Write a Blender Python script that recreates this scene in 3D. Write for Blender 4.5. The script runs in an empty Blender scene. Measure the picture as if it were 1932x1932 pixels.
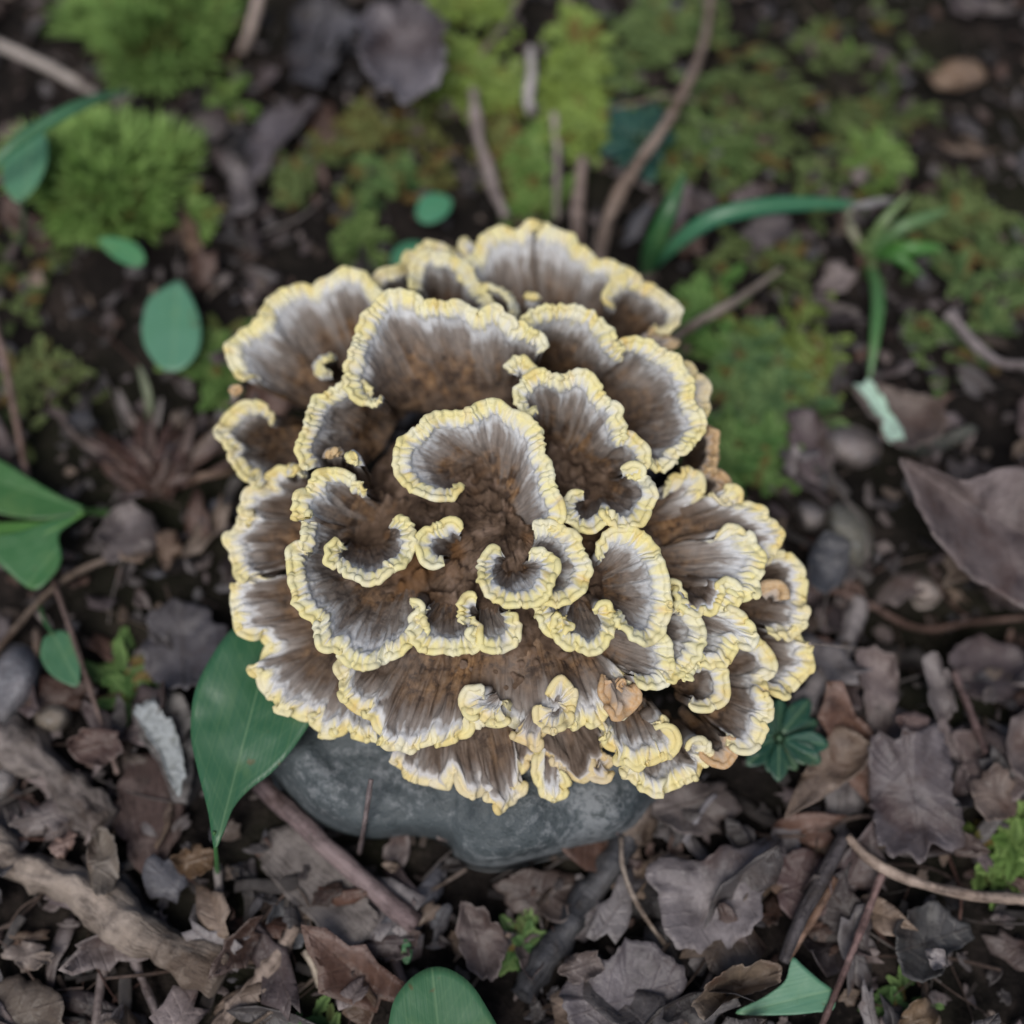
import bpy, bmesh, math, random
import numpy as np
from mathutils import Vector

SC = bpy.context.scene
COL = SC.collection
R = math.radians

# ------------------------------------------------------------------ camera
FOV, PITCH, DIST = R(42), R(67), 0.385
AIM = Vector((0, 0, 0.062))
CAM = AIM + DIST * Vector((0, -math.cos(PITCH), math.sin(PITCH)))
cam_d = bpy.data.cameras.new('camera')
cam = bpy.data.objects.new('camera', cam_d)
COL.objects.link(cam)
cam.location = CAM
cam.rotation_euler = (R(90) - PITCH, 0, 0)
cam_d.sensor_width = 36
cam_d.angle = FOV
cam_d.clip_start, cam_d.clip_end = 0.01, 200
cam_d.dof.use_dof = True
cam_d.dof.focus_distance = DIST - 0.003
cam_d.dof.aperture_fstop = 3.2
SC.camera = cam

# ------------------------------------------------------------------ sky, sun, exposure (open shade under an overcast sky)
SUN_EL, SUN_AZ = R(60), R(195)        # azimuth clockwise from +Y
w = bpy.data.worlds.new('World'); SC.world = w; w.use_nodes = True
nt = w.node_tree
sky = nt.nodes.new('ShaderNodeTexSky'); sky.sky_type = 'NISHITA'; sky.sun_disc = False
sky.sun_elevation, sky.sun_rotation = SUN_EL, SUN_AZ
sky.air_density, sky.dust_density, sky.ozone_density = 1.0, 4.0, 0.6
bg = nt.nodes['Background']; bg.inputs['Strength'].default_value = 0.06
nt.links.new(sky.outputs[0], bg.inputs['Color'])
sun_d = bpy.data.lights.new('sun', 'SUN'); sun_d.energy = 1.5; sun_d.angle = R(30); sun_d.color = (1.0, 0.975, 0.94)
sun = bpy.data.objects.new('sun', sun_d); COL.objects.link(sun)
sd = Vector((math.sin(SUN_AZ) * math.cos(SUN_EL), math.cos(SUN_AZ) * math.cos(SUN_EL), math.sin(SUN_EL)))
sun.rotation_euler = sd.to_track_quat('Z', 'Y').to_euler(); sun.location = (0, 0, 3)
SC.view_settings.view_transform = 'Standard'; SC.view_settings.look = 'None'
SC.view_settings.exposure = 0.42; SC.view_settings.gamma = 1.0
SC.render.engine = 'CYCLES'
SC.cycles.use_denoising = True
SC.cycles.max_bounces = 4

# ------------------------------------------------------------------ helpers
_f = Vector((0, math.cos(PITCH), -math.sin(PITCH)))
_u = Vector((0, math.sin(PITCH), math.cos(PITCH)))
TH = math.tan(FOV / 2)
def P(x, y, z):
    """photo position (0..1932) -> the point of that sight line at height z"""
    d = _f + TH * (((x - 966) / 966) * Vector((1, 0, 0)) + ((966 - y) / 966) * _u)
    k = (z - CAM.z) / d.z
    return CAM + d * k
def Pn(xy, z):
    xy = np.asarray(xy, float); z = np.broadcast_to(np.asarray(z, float), xy.shape[:1])
    nx = (xy[:, 0] - 966) / 966 * TH; ny = (966 - xy[:, 1]) / 966 * TH
    d = np.stack([nx, _f.y + ny * _u.y, _f.z + ny * _u.z], 1)
    k = (z - CAM.z) / d[:, 2]
    return np.array(CAM)[None] + d * k[:, None]

CROPS = {'A': (500, 500, 2.415), 'B': (1200, 500, 2.415), 'C': (500, 1200, 2.415), 'E': (1200, 1200, 2.415)}
def tr(s):
    """traced points: a crop letter switches the frame, D is the whole photo"""
    out, c = [], None
    for w_ in s.split():
        if w_.isalpha(): c = CROPS.get(w_); continue
        x, y = map(float, w_.split(','))
        if c: x, y = (c[0] + x / c[2]) * 1932 / 2500, (c[1] + y / c[2]) * 1932 / 2500
        out.append((x, y))
    return np.array(out)

def catmull(p, n, closed=False):
    """n points evenly spaced by length on a smooth curve through p"""
    p = np.asarray(p, float)
    q = np.vstack([p[-1:], p, p[:2]]) if closed else np.vstack([2 * p[0] - p[1], p, 2 * p[-1] - p[-2]])
    segs = len(p) if closed else len(p) - 1
    t = np.linspace(0, 1, 12, endpoint=False)[:, None]
    o = []
    for i in range(segs):
        a, b, c, d = q[i], q[i + 1], q[i + 2], q[i + 3]
        o.append(.5 * (2 * b + (c - a) * t + (2 * a - 5 * b + 4 * c - d) * t ** 2 + (3 * b - a - 3 * c + d) * t ** 3))
    o = np.vstack(o + [q[segs + 1][None]])
    L = np.r_[0, np.cumsum(np.linalg.norm(np.diff(o, axis=0), axis=1))]
    s = np.linspace(0, L[-1], n + 1)[:-1] if closed else np.linspace(0, L[-1], n)
    return np.stack([np.interp(s, L, o[:, k]) for k in range(o.shape[1])], 1)

def _h(ix, iy, seed):
    ix = ix.astype(np.int64); iy = iy.astype(np.int64)
    n = (ix * 374761393 + iy * 668265263 + seed * 2147483647 + 1013904223) & 0xffffffff
    n = ((n ^ (n >> 13)) * 1274126177) & 0xffffffff
    n = ((n ^ (n >> 16)) * 2246822519) & 0xffffffff
    return ((n ^ (n >> 15)) & 0xffffff) / float(0xffffff)
def vn(x, y, seed=0):
    """smooth value noise, 0..1"""
    x, y = np.broadcast_arrays(np.asarray(x, float), np.asarray(y, float))
    ix, iy = np.floor(x), np.floor(y); fx, fy = x - ix, y - iy
    fx = fx * fx * (3 - 2 * fx); fy = fy * fy * (3 - 2 * fy)
    a, b = _h(ix, iy, seed), _h(ix + 1, iy, seed)
    c, d = _h(ix, iy + 1, seed), _h(ix + 1, iy + 1, seed)
    return (a * (1 - fx) + b * fx) * (1 - fy) + (c * (1 - fx) + d * fx) * fy
def fbm(x, y, seed=0, o=3):
    s, a = 0, .5
    for k in range(o):
        s = s + a * vn(np.asarray(x) * 2 ** k, np.asarray(y) * 2 ** k, seed + k * 17); a *= .5
    return s / (1 - .5 ** o)
def smooth(a, b, x):
    t = np.clip((x - a) / (b - a), 0, 1); return t * t * (3 - 2 * t)

def mesh(name, verts, faces, mat=None, shade=True, attrs=None, uv=None):
    """faces: an (n,k) array, or a list of such arrays"""
    verts = np.asarray(verts, np.float32).reshape(-1, 3)
    fl = faces if isinstance(faces, list) else [faces]
    fl = [np.asarray(f, np.int32) for f in fl if len(f)]
    me = bpy.data.meshes.new(name)
    me.vertices.add(len(verts)); me.vertices.foreach_set('co', verts.ravel())
    loops = np.concatenate([f.ravel() for f in fl])
    tot = np.concatenate([np.full(len(f), f.shape[1], np.int32) for f in fl])
    start = np.r_[0, np.cumsum(tot)[:-1]].astype(np.int32)
    me.loops.add(len(loops)); me.loops.foreach_set('vertex_index', loops)
    me.polygons.add(len(tot)); me.polygons.foreach_set('loop_start', start)
    me.update(calc_edges=True); me.validate()
    if shade: me.polygons.foreach_set('use_smooth', np.ones(len(me.polygons), bool))
    for k, v in (attrs or {}).items():
        v = np.asarray(v, np.float32)
        if v.ndim == 1:
            a = me.attributes.new(k, 'FLOAT', 'POINT'); a.data.foreach_set('value', v)
        else:
            a = me.attributes.new(k, 'FLOAT_VECTOR', 'POINT'); a.data.foreach_set('vector', v.ravel())
    if mat: me.materials.append(mat)
    return me
def obj(name, me, parent=None, label=None, cat=None, group=None, kind=None, color=None, loc=None, rot=None, scale=None):
    o = bpy.data.objects.new(name, me); COL.objects.link(o)
    if parent: o.parent = parent
    if label: o['label'] = label
    if cat: o['category'] = cat
    if group: o['group'] = group
    if kind: o['kind'] = kind
    if color is not None: o.color = tuple(color) + ((1,) if len(color) == 3 else ())
    if loc is not None: o.location = loc
    if rot is not None: o.rotation_euler = rot
    if scale is not None: o.scale = scale
    return o
def grid_faces(nu, nv, off=0, wrap=False):
    """quads of a grid stored [u][v]"""
    u = np.arange(nu if wrap else nu - 1); v = np.arange(nv - 1)
    U, V = np.meshgrid(u, v, indexing='ij'); U, V = U.ravel(), V.ravel(); U2 = (U + 1) % nu
    return np.stack([U * nv + V, U2 * nv + V, U2 * nv + V + 1, U * nv + V + 1], 1) + off

class NT:
    """a few words for building node materials"""
    def __init__(s, name, rough=.8, spec=.3):
        s.m = bpy.data.materials.new(name); s.m.use_nodes = True
        s.t = s.m.node_tree; s.b = s.t.nodes['Principled BSDF']
        s.b.inputs['Roughness'].default_value = rough
        s.b.inputs['Specular IOR Level'].default_value = spec
    def n(s, kind, **kw):
        o = s.t.nodes.new('ShaderNode' + kind)
        for k, v in kw.items(): setattr(o, k, v)
        return o
    def put(s, v, sock):
        if hasattr(v, 'is_output'): s.t.links.new(v, sock)
        elif isinstance(v, (tuple, list)) and len(v) == 3 and sock.type == 'RGBA': sock.default_value = (*v, 1)
        else: sock.default_value = v
    def attr(s, name, out='Fac', typ='GEOMETRY'):
        a = s.n('Attribute', attribute_name=name); a.attribute_type = typ; return a.outputs[out]
    def math(s, op, a, b=0., clamp=False):
        o = s.n('Math', operation=op); o.use_clamp = clamp; s.put(a, o.inputs[0]); s.put(b, o.inputs[1]); return o.outputs[0]
    def noise(s, vec=None, scale=5., detail=3., rough=.55, out='Fac'):
        o = s.n('TexNoise'); o.inputs['Scale'].default_value = scale; o.inputs['Detail'].default_value = detail
        o.inputs['Roughness'].default_value = rough
        if vec is not None: s.put(vec, o.inputs['Vector'])
        return o.outputs[out]
    def ramp(s, fac, stops, mode='LINEAR'):
        o = s.n('ValToRGB'); o.color_ramp.interpolation = mode; e = o.color_ramp.elements
        while len(e) < len(stops): e.new(.5)
        for k, (p, c) in enumerate(stops):
            e[k].position = p; e[k].color = (*c, 1) if not isinstance(c, float) else (c, c, c, 1)
        s.put(fac, o.inputs[0]); return o.outputs[0]
    def mix(s, fac, a, b, blend='MIX'):
        o = s.n('Mix', data_type='RGBA', blend_type=blend)
        s.put(fac, o.inputs[0]); s.put(a, o.inputs[6]); s.put(b, o.inputs[7]); return o.outputs[2]
    def vec(s, v, mul):
        o = s.n('VectorMath', operation='MULTIPLY'); s.put(v, o.inputs[0]); o.inputs[1].default_value = mul; return o.outputs[0]
    def xyz(s, x, y, z=0.):
        o = s.n('CombineXYZ'); s.put(x, o.inputs[0]); s.put(y, o.inputs[1]); s.put(z, o.inputs[2]); return o.outputs[0]
    def objvec(s): return s.n('TexCoord').outputs['Object']
    def pos(s): return s.n('NewGeometry').outputs['Position']
    def objcol(s): return s.n('ObjectInfo').outputs['Color']
    def objrand(s): return s.n('ObjectInfo').outputs['Random']
    def bump(s, h, dist, strength=1.):
        o = s.n('Bump'); o.inputs['Strength'].default_value = strength; o.inputs['Distance'].default_value = dist
        s.put(h, o.inputs['Height']); s.t.links.new(o.outputs[0], s.b.inputs['Normal'])
    def color(s, c): s.put(c, s.b.inputs['Base Color']); return s.m

# ------------------------------------------------------------------ the rosette fungus
def m_fungus():
    k = NT('fungus_flesh', .85, .12)
    band = k.attr('band'); arc = k.attr('arc'); rad = k.attr('rad')
    info = k.n('SeparateColor'); k.t.links.new(k.objcol(), info.inputs[0])
    tan = info.outputs[0]                                          # 1: old, tan coloured rim
    st = k.xyz(k.math('MULTIPLY', arc, 9.), k.math('MULTIPLY', rad, 1.6), k.math('MULTIPLY', k.objrand(), 40.))
    fib = k.noise(st, 1.0, 3., .6)
    st2 = k.xyz(k.math('MULTIPLY', arc, 2.6), k.math('MULTIPLY', rad, 1.9), k.math('MULTIPLY', k.objrand(), 20.))
    pat = k.noise(st2, 1.0, 3., .55)
    fine = k.noise(k.objvec(), 900., 3., .6)
    jag = k.math('ADD', band, k.math('ADD', k.math('MULTIPLY', k.math('SUBTRACT', fib, .5), .7), k.math('MULTIPLY', k.math('SUBTRACT', pat, .5), .5)))
    rim_y = k.ramp(pat, [(.25, (.76, .73, .42)), (.5, (.78, .70, .34)), (.64, (.75, .62, .26)), (.8, (.64, .42, .15))])
    st3 = k.xyz(k.math('MULTIPLY', arc, 1.3), k.math('MULTIPLY', rad, .8), k.math('MULTIPLY', k.objrand(), 60.))
    age = k.noise(st3, 1.0, 3., .6)
    rim_y = k.mix(k.ramp(age, [(.34, .85), (.55, 0.)]), rim_y, (.78, .77, .62))
    rim_y = k.mix(k.ramp(age, [(.64, 0.), (.78, .75)]), rim_y, (.50, .33, .16))
    rim_t = k.ramp(fine, [(.3, (.50, .30, .14)), (.7, (.62, .46, .30))])
    rim = k.mix(tan, rim_y, rim_t)
    white = k.mix(tan, (.64, .655, .675), (.46, .38, .31))
    grey = k.ramp(fib, [(.3, (.21, .182, .162)), (.7, (.35, .32, .30))])
    brown = k.ramp(fib, [(.25, (.062, .045, .034)), (.5, (.128, .096, .076)), (.75, (.225, .180, .150))])
    blot = k.noise(k.objvec(), 95., 3., .6)
    deep = k.math('MULTIPLY', k.math('SUBTRACT', rad, .9), 1.1, True)
    sp = k.noise(k.objvec(), 330., 4., .65)
    brown = k.mix(k.math('MULTIPLY', deep, k.ramp(blot, [(.40, .15), (.62, .95)])), brown, k.ramp(sp, [(.32, (.050, .028, .016)), (.5, (.190, .108, .054)), (.7, (.36, .225, .120))]))
    brown = k.mix(k.math('MULTIPLY', deep, k.ramp(sp, [(.38, .8), (.48, 0.)])), brown, (.055, .038, .030))
    brown = k.mix(k.ramp(k.noise(k.objvec(), 48., 2., .5), [(.50, 0.), (.70, .5)]), brown, (.30, .26, .235))
    z = k.ramp(jag, [(.0, 0.), (1., 1.)])
    def step(a, b): return k.math('MULTIPLY', k.math('SUBTRACT', jag, a), 1 / (b - a), True)
    c = k.mix(step(.10, .68), rim, white)
    c = k.mix(step(.92, 1.4), c, grey)
    c = k.mix(step(1.35, 2.7), c, brown)
    c = k.mix(k.math('MULTIPLY', k.math('SUBTRACT', fine, .45), .5, True), c, k.mix(.5, c, (.05, .035, .03)))
    hgt = k.math('ADD', k.math('MULTIPLY', fib, .35), k.math('ADD', k.math('MULTIPLY', fine, .45), k.math('MULTIPLY', k.math('MULTIPLY', sp, deep), 2.2)))
    k.bump(hgt, .0005, .8)
    k.b.inputs['Subsurface Weight'].default_value = .0
    k.b.inputs['Subsurface Radius'].default_value = (1., .7, .4); k.b.inputs['Subsurface Scale'].default_value = .0012
    return k.color(c)
def m_core():
    k = NT('fungus_core', .9, .12)
    v = k.objvec()
    a = k.noise(v, 160., 4., .6); b = k.noise(v, 60., 3., .5); f = k.noise(v, 700., 3., .6)
    c = k.ramp(a, [(.3, (.048, .031, .022)), (.5, (.125, .085, .060)), (.72, (.26, .19, .15))])
    c = k.mix(k.ramp(b, [(.52, 0.), (.66, .75)]), c, (.19, .098, .042))
    k.bump(k.math('ADD', a, k.math('MULTIPLY', f, .4)), .0012, .9)
    return k.color(c)
MF, MC = m_fungus(), m_core()

fungus = bpy.data.objects.new('rosette_fungus', None); COL.objects.link(fungus)
fungus['label'] = 'large ruffled brown rosette fungus with crinkled pale yellow margins growing over the grey stone'
fungus['category'] = 'fungus'
CEN = P(955, 1000, .044); CEN.z = 0
fungus.location = CEN
CX, CY = CEN.x, CEN.y
def Hcore(x, y):
    r = np.hypot(x - CX, (y - CY) * 1.0)
    return .047 - .0105 * (r / .04) ** 2
def onto_core(xy, dz=-.0015, zb=None):
    if zb is not None: return Pn(xy, zb)
    z = np.full(len(xy), .045)
    for _ in range(6):
        p = Pn(xy, z); z = np.maximum(Hcore(p[:, 0], p[:, 1]) + dz, .012)
    return Pn(xy, z)

_lobe_n = 0
def lobe(rim, zr, base, zb=None, tan=0., bw=1., p=1.5, th=.0021, tint=1., droop=0., name='frond', seed=None, sh=.0011, zend=None):
    """a fan shaped frond: rim traced clockwise or not, base in the same order, zr = rim height (one or several values)"""
    global _lobe_n
    _lobe_n += 1; sd_ = seed or _lobe_n * 7
    rng = np.random.RandomState(sd_)
    rp, bp = tr(rim), tr(base)
    zr = np.interp(np.linspace(0, 1, len(rp)), np.linspace(0, 1, np.size(zr)), np.atleast_1d(zr).astype(float))
    R3 = Pn(rp, zr); B3 = onto_core(bp, zb=zb)
    L = np.linalg.norm(np.diff(R3, axis=0), axis=1).sum()
    nu = int(min(max(L / .00030, 40), 520))
    Rm, Bm = catmull(R3, nu), catmull(B3, nu)
    # small scallops of the outline itself
    arc = np.r_[0, np.cumsum(np.linalg.norm(np.diff(Rm, axis=0), axis=1))] * 100      # cm
    d = Rm - Bm; ln = np.linalg.norm(d, axis=1, keepdims=True); dn = d / np.maximum(ln, 1e-6)
    Rm = Rm - dn * sh + dn * ((fbm(arc / .55, 0 * arc, sd_) - .5)[:, None] * .0016)
    low_tier = float(np.mean(zr)) < .0455
    rag = (1.0 if low_tier else .45) * (0 if name == 'bud' else 1)
    Rm = Rm + dn * (rag * ((fbm(arc / .42, 0 * arc, sd_ + 101, 2) - .5) * .0055 - np.maximum(vn(arc / .75, 0 * arc, sd_ + 103) - .68, 0) * .018))[:, None]
    Rm[:, 2] += rag * (fbm(arc / .45, 0 * arc, sd_ + 105, 2) - .5) * .005
    if low_tier and tan == 0.: tan = .12
    Rm[:, 2] += (fbm(arc / .7, 0 * arc + 5, sd_ + 3) - .5) * .0026
    nv = 42
    s = np.linspace(0, 1, nv); t = 1 - (1 - s) ** 1.75
    T = t[None, :, None]
    G = Bm[:, None] * (1 - T) + Rm[:, None] * T
    G[:, :, 2] = Bm[:, None, 2] + (Rm[:, None, 2] - Bm[:, None, 2]) * t[None] ** p
    G[:, :, 2] += droop * np.sin(np.pi * t)[None]
    rad = np.concatenate([np.linalg.norm(np.diff(G, axis=1), axis=2)[:, ::-1].cumsum(1)[:, ::-1], np.zeros((nu, 1))], 1) * 100   # cm from rim
    A = np.repeat(arc[:, None], nv, 1)
    def normals(G):
        gu = np.gradient(G, axis=0); gv = np.gradient(G, axis=1)
        n = np.cross(gu, gv); n /= np.maximum(np.linalg.norm(n, axis=2, keepdims=True), 1e-12)
        flip = np.sign(n[:, :, 2].mean()) or 1
        return n * flip
    N = normals(G)
    # large soft waves, then radial fibres, then the crinkled margin
    lw = (fbm(A / .9, rad / 1.1, sd_ + 11) - .5) * .0030 * smooth(0, .35, t)[None]
    fibw = (vn(A / .075, rad / .9, sd_ + 21) - .5) * .00045 * smooth(.35, .8, rad) + (vn(A / .16, rad / .5, sd_ + 22) - .5) * .0007 * smooth(.3, .9, rad)
    fibw *= smooth(0, .1, t)[None]
    warp = 2.4 * fbm(A / .6, rad / .9, sd_ + 31) + .25 * vn(A / .25, rad / .6, sd_ + 32)
    ph = A / .235 + warp
    cell = np.floor(ph); rc = _h(cell, cell * 0, sd_ + 41); rc2 = _h(cell, cell * 0 + 3, sd_ + 42)
    wide = vn(A / .8, rad * 0, sd_ + 61)
    rid = (.5 - .5 * np.cos(2 * np.pi * ph)) ** (.45 + .4 * wide)
    low_ = (.58 + .75 * fbm(A / .9, rad / 1.2, sd_ + 71, 2)) * (.85 if low_tier else 1.)
    length = (.34 + .40 * rc) * bw * low_
    env = 1 - smooth(length * .55, length * 1.15, rad)
    lump = (vn(A / .11, rad / .13, sd_ + 51) - .5) * .0006 * (1 - smooth(.5 * bw, .9 * bw, rad))
    disp = lw + fibw + lump + (rid * (.65 + .7 * rc2) - .55) * 0.00090 * (.35 + .9 * vn(A / .5, rad * 0, sd_ + 91)) * env
    # fold the margin over: it rises a little just inside the rim, then rolls down
    roll = -.0013 * np.exp(-(rad / .11) ** 2) + .0005 * np.exp(-((rad - .30) / .16) ** 2)
    G2 = G + N * (disp + roll)[:, :, None]
    N2 = normals(G2)
    band = rad / ((.42 + .34 * rc) * bw * low_) + (1 - rid) * .28 - .1 + (vn(A / .09, rad / .12, sd_ + 81) - .5) * .3
    gw = 1.0 if low_tier else 1.9
    band = np.where(band > 1, 1 + (band - 1) / gw, band)
    # thickness
    thick = th * (1.25 - .25 * t)[None] * (1 - .25 * np.minimum(np.arange(nu), np.arange(nu)[::-1])[:, None].clip(0, 6) * 0)
    endf = smooth(-.5, 7, np.minimum(np.arange(nu), np.arange(nu)[::-1]).astype(float))[:, None]
    thick = thick * (.35 + .65 * endf)
    nb = 7
    Cc = G2[:, -1] - N[:, -1] * thick[:, -1:] / 2
    out = np.cross(np.gradient(Cc, axis=0), N[:, -1]); out /= np.maximum(np.linalg.norm(out, axis=1, keepdims=True), 1e-12)
    sg = np.sign((out * dn).sum(1).mean()) or 1; out *= sg
    ang = np.linspace(0, np.pi, nb + 2)[1:-1]
    rb = (thick[:, -1] / 2) * (1 + .22 * (rid[:, -1] - .5))
    bead = Cc[:, None] + rb[:, None, None] * (np.cos(ang)[None, :, None] * N[:, -1][:, None] + 1.15 * np.sin(ang)[None, :, None] * out[:, None])
    idx = np.linspace(nv - 1, 0, 14).astype(int)
    low = (G + N * (lw * .7)[:, :, None])[:, idx] - N[:, idx] * thick[:, idx, None]
    low[:, 0] = Cc - N[:, -1] * (rb)[:, None]
    V = np.concatenate([G2, bead, low], 1)
    tot = V.shape[1]
    one = np.ones((1, nb))
    bandV = np.concatenate([band, np.repeat(band[:, -1:], nb, 1) - .08 + .0 * one, (rad[:, idx] / .35 + .1)], 1)
    arcV = np.repeat(arc[:, None], tot, 1); radV = np.concatenate([rad, np.repeat(rad[:, -1:], nb, 1), rad[:, idx]], 1)
    F = grid_faces(nu, tot)
    # close both ends
    Vf = V.reshape(-1, 3) - np.array([CX, CY, 0])
    me = mesh(name, Vf, F, MF, attrs={'band': bandV.ravel(), 'arc': arcV.ravel() + sd_ * 1.37, 'rad': radV.ravel()})
    return obj(name, me, fungus, color=(tan, tint, 0))

# --- top storey
lobe('A 1468,1610 1430,1668 1360,1672 1250,1630 1170,1550 1148,1460 1190,1370 1260,1318 1370,1258 1480,1225 1560,1240 1640,1190 1730,1163 1812,1210 1900,1280 B 245,1370 268,1470 322,1540 332,1620 348,1700 382,1780 375,1850 318,1895',
     [.062, .066, .069, .070, .069, .066, .062], 'A 1500,1650 1490,1620 1500,1590 1530,1560 1580,1545 1640,1540 1690,1570 1720,1640 1750,1720 1790,1790 B 140,1860 190,1900', p=1.3, bw=1.15)
lobe('A 1050,1138 960,1125 882,1078 878,960 905,880 922,760 958,680 1010,600 1080,553 1180,543 1240,585 1290,573 1380,588 1480,578 1545,595 1600,640 1700,643 1770,698 1800,735 1870,745 1935,795 B 278,810 285,855',
     [.060, .065, .067, .068, .068, .067, .062], 'A 1180,1190 1200,1200 1280,1220 1400,1240 1500,1250 1600,1250 1700,1230 1800,1180 1860,1120', p=1.5, bw=1.1)
lobe('B 205,760 265,690 365,640 450,633 560,670 650,720 672,785 715,845 770,885 795,845 840,813 930,832 1020,890 1080,950 1130,1015 1165,1090 1195,1180 1212,1250 1205,1340 1170,1400 1085,1460 1040,1510 980,1520 920,1492 885,1455',
     [.060, .063, .063, .062, .061, .060, .058, .056], 'B 200,960 320,1060 420,1100 500,1150 580,1220 640,1300 690,1380 730,1430 760,1470', p=1.5, bw=1.1)
lobe('B 1120,1000 1180,963 1240,988 1268,1080 1258,1200 1212,1248', .050, 'B 1020,1060 1030,1120 1040,1170 1050,1220', tan=.35, zb=.043)
lobe('B 262,1190 205,1185 186,1110 228,1040 285,1010 350,1025 420,1036 480,1010 560,1018 622,1060 662,1110 707,1200 712,1250 748,1300 775,1378 830,1367 878,1430 893,1490 860,1540 790,1572',
     [.063, .067, .068, .068, .066, .064, .061], 'B 330,1300 330,1330 350,1360 390,1410 430,1450 490,1490 560,1530 620,1550 680,1560', p=1.4)
lobe('B 535,1748 482,1745 463,1800 490,1860 540,1887 610,1872 660,1830 668,1795 688,1795 712,1840 780,1860 850,1832 897,1760 908,1680 882,1620 840,1573 785,1592',
     [.058, .061, .062, .062, .063, .061], 'B 590,1700 590,1690 600,1680 620,1660 640,1640 660,1620 670,1600', bw=.9)
lobe('A 960,1140 880,1083 800,1088 730,1120 660,1180 638,1250 600,1310 583,1400 598,1470 640,1545', [.057, .060, .061, .061, .060, .059],
     'A 1150,1230 1120,1300 1090,1360 1060,1420 1020,1470 970,1520', p=1.4)
lobe('A 815,1480 825,1445 880,1428 925,1455 942,1510', .061, 'A 900,1690 930,1700 970,1700 1010,1690', bw=.35, th=.003)
lobe('A 695,1470 715,1425 780,1428 812,1465', .058, 'A 790,1600 820,1610 850,1600', tan=.8, bw=.5, th=.0025)
lobe('A 925,1725 840,1685 800,1622 750,1573 690,1566 640,1590 590,1680 563,1760 556,1850 C 568,100 575,180 600,230 592,290 575,350', [.059, .062, .063, .062, .061, .058],
     'A 1080,1740 1090,1760 1090,1790 C 1090,110 1070,140 1030,180 980,220 920,280 860,340', p=1.4)
lobe('C 1100,168 1162,200 1197,270 1190,340 1140,388 1090,420 1042,467 980,487 900,467 820,432 762,392 768,350 815,318', [.060, .063, .064, .063, .062, .060, .057],
     'C 1080,240 1070,270 1060,290 1030,300 990,300 950,290 910,275 880,260', p=1.2)
lobe('C 590,350 555,342 520,380 503,440 520,520 560,600 610,680 670,760 690,850 712,915 790,940 830,990 920,1008 990,1012 1040,962 1070,942 1110,962 1150,952 1200,900 1262,852 1250,770 1235,690 1190,672',
     [.055, .056, .056, .056, .055, .054, .054, .055], 'C 850,380 900,420 960,450 1020,480 1080,500 1140,520 1200,540 1260,560 1300,590 1310,620', p=1.3, bw=1.2)
lobe('C 1300,705 1262,760 1262,830 1290,892 1360,938 1450,942 1530,925 1578,885 1562,830 1535,785', .055, 'C 1380,600 1400,600 1440,600 1480,610 1520,620', bw=.8, p=1.3)
lobe('C 1545,790 1545,690 1560,648 1590,655', .057, 'C 1600,720 1620,720 1630,700', bw=.5, th=.002)
lobe('C 1605,820 1586,880 1620,922 1680,930 1752,897 1795,840 1788,780 1758,735', .055, 'C 1620,650 1640,640 1670,640 1700,650', bw=.75, p=1.3)
lobe('C 1490,245 1450,210 1410,240 1330,265 1302,300 1308,350 1345,392 1395,382', .062, 'C 1510,300 1490,310 1470,330 1470,350', bw=.75)
lobe('E 60,345 15,368 -8,420 -10,500 0,562 50,597 120,627 200,607 260,603 308,562 338,490 342,430 300,378 228,382', [.061, .063, .064, .064, .063, .061], 'E 85,410 85,430 95,450 115,465 140,465 160,455 175,435 180,420', p=1.1, bw=.85)
lobe('E 262,262 300,240 360,218 412,248 482,300 518,370 542,450 522,522 472,582 400,607 350,602 328,560', [.058, .062, .063, .062, .061, .058], 'E 230,340 240,370 250,400 265,440 275,470 290,500 300,520', p=1.3)
lobe('E 650,395 672,340 720,290 800,266 880,280 942,340 975,420 1012,510 1018,600 1033,700 1033,770 1000,832 950,857 880,838 830,772 775,700', [.057, .060, .061, .061, .060, .059, .058, .056],
     'E 560,470 570,490 590,510 610,530 620,550 630,580 630,610 620,640 600,660', p=1.4)
lobe('E 372,612 310,640 288,680 310,742 350,787 400,792 440,748 414,800 430,872 500,922 560,944 620,917 672,882 694,820 688,760 660,713 610,722', [.056, .058, .057, .057, .058, .056],
     'E 420,570 420,570 440,570 470,570 500,580 530,590 560,600', p=1.3, bw=.9)
# --- middle storey
lobe('E 1030,575 1070,568 1112,610 1128,655 1090,715 1130,708 1182,750 1208,820 1192,900 1162,970 1130,1042 1090,1092 1030,1122', [.051, .051, .050, .049, .048], 'E 900,560 900,600 900,650 900,700 890,760 880,820 860,880')
lobe('E 950,885 1000,866 1042,910 1057,970 1050,1040 1062,1090 1010,1132 940,1122 875,1090', .049, 'E 640,780 640,820 640,860 640,900 650,940 660,980')
lobe('E 1330,590 1400,560 1457,580 1472,630 1430,690 1400,740 1480,778 1542,838 1558,892 1480,872 1440,902 1420,952 1370,1002 1290,1022 1220,1012 1170,1032 1105,1092', [.047, .048, .047, .046, .045, .046, .047],
     'E 900,480 900,520 900,560 900,600 900,640 900,690 900,740 900,790', bw=.9)
lobe('E 1390,260 1460,238 1532,270 1562,330 1612,370 1617,430 1592,500 1597,560 1540,597 1480,602 1435,560', [.047, .048, .048, .047], 'E 900,330 890,360 890,390 890,420 890,450 890,480', bw=1.2)
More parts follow.
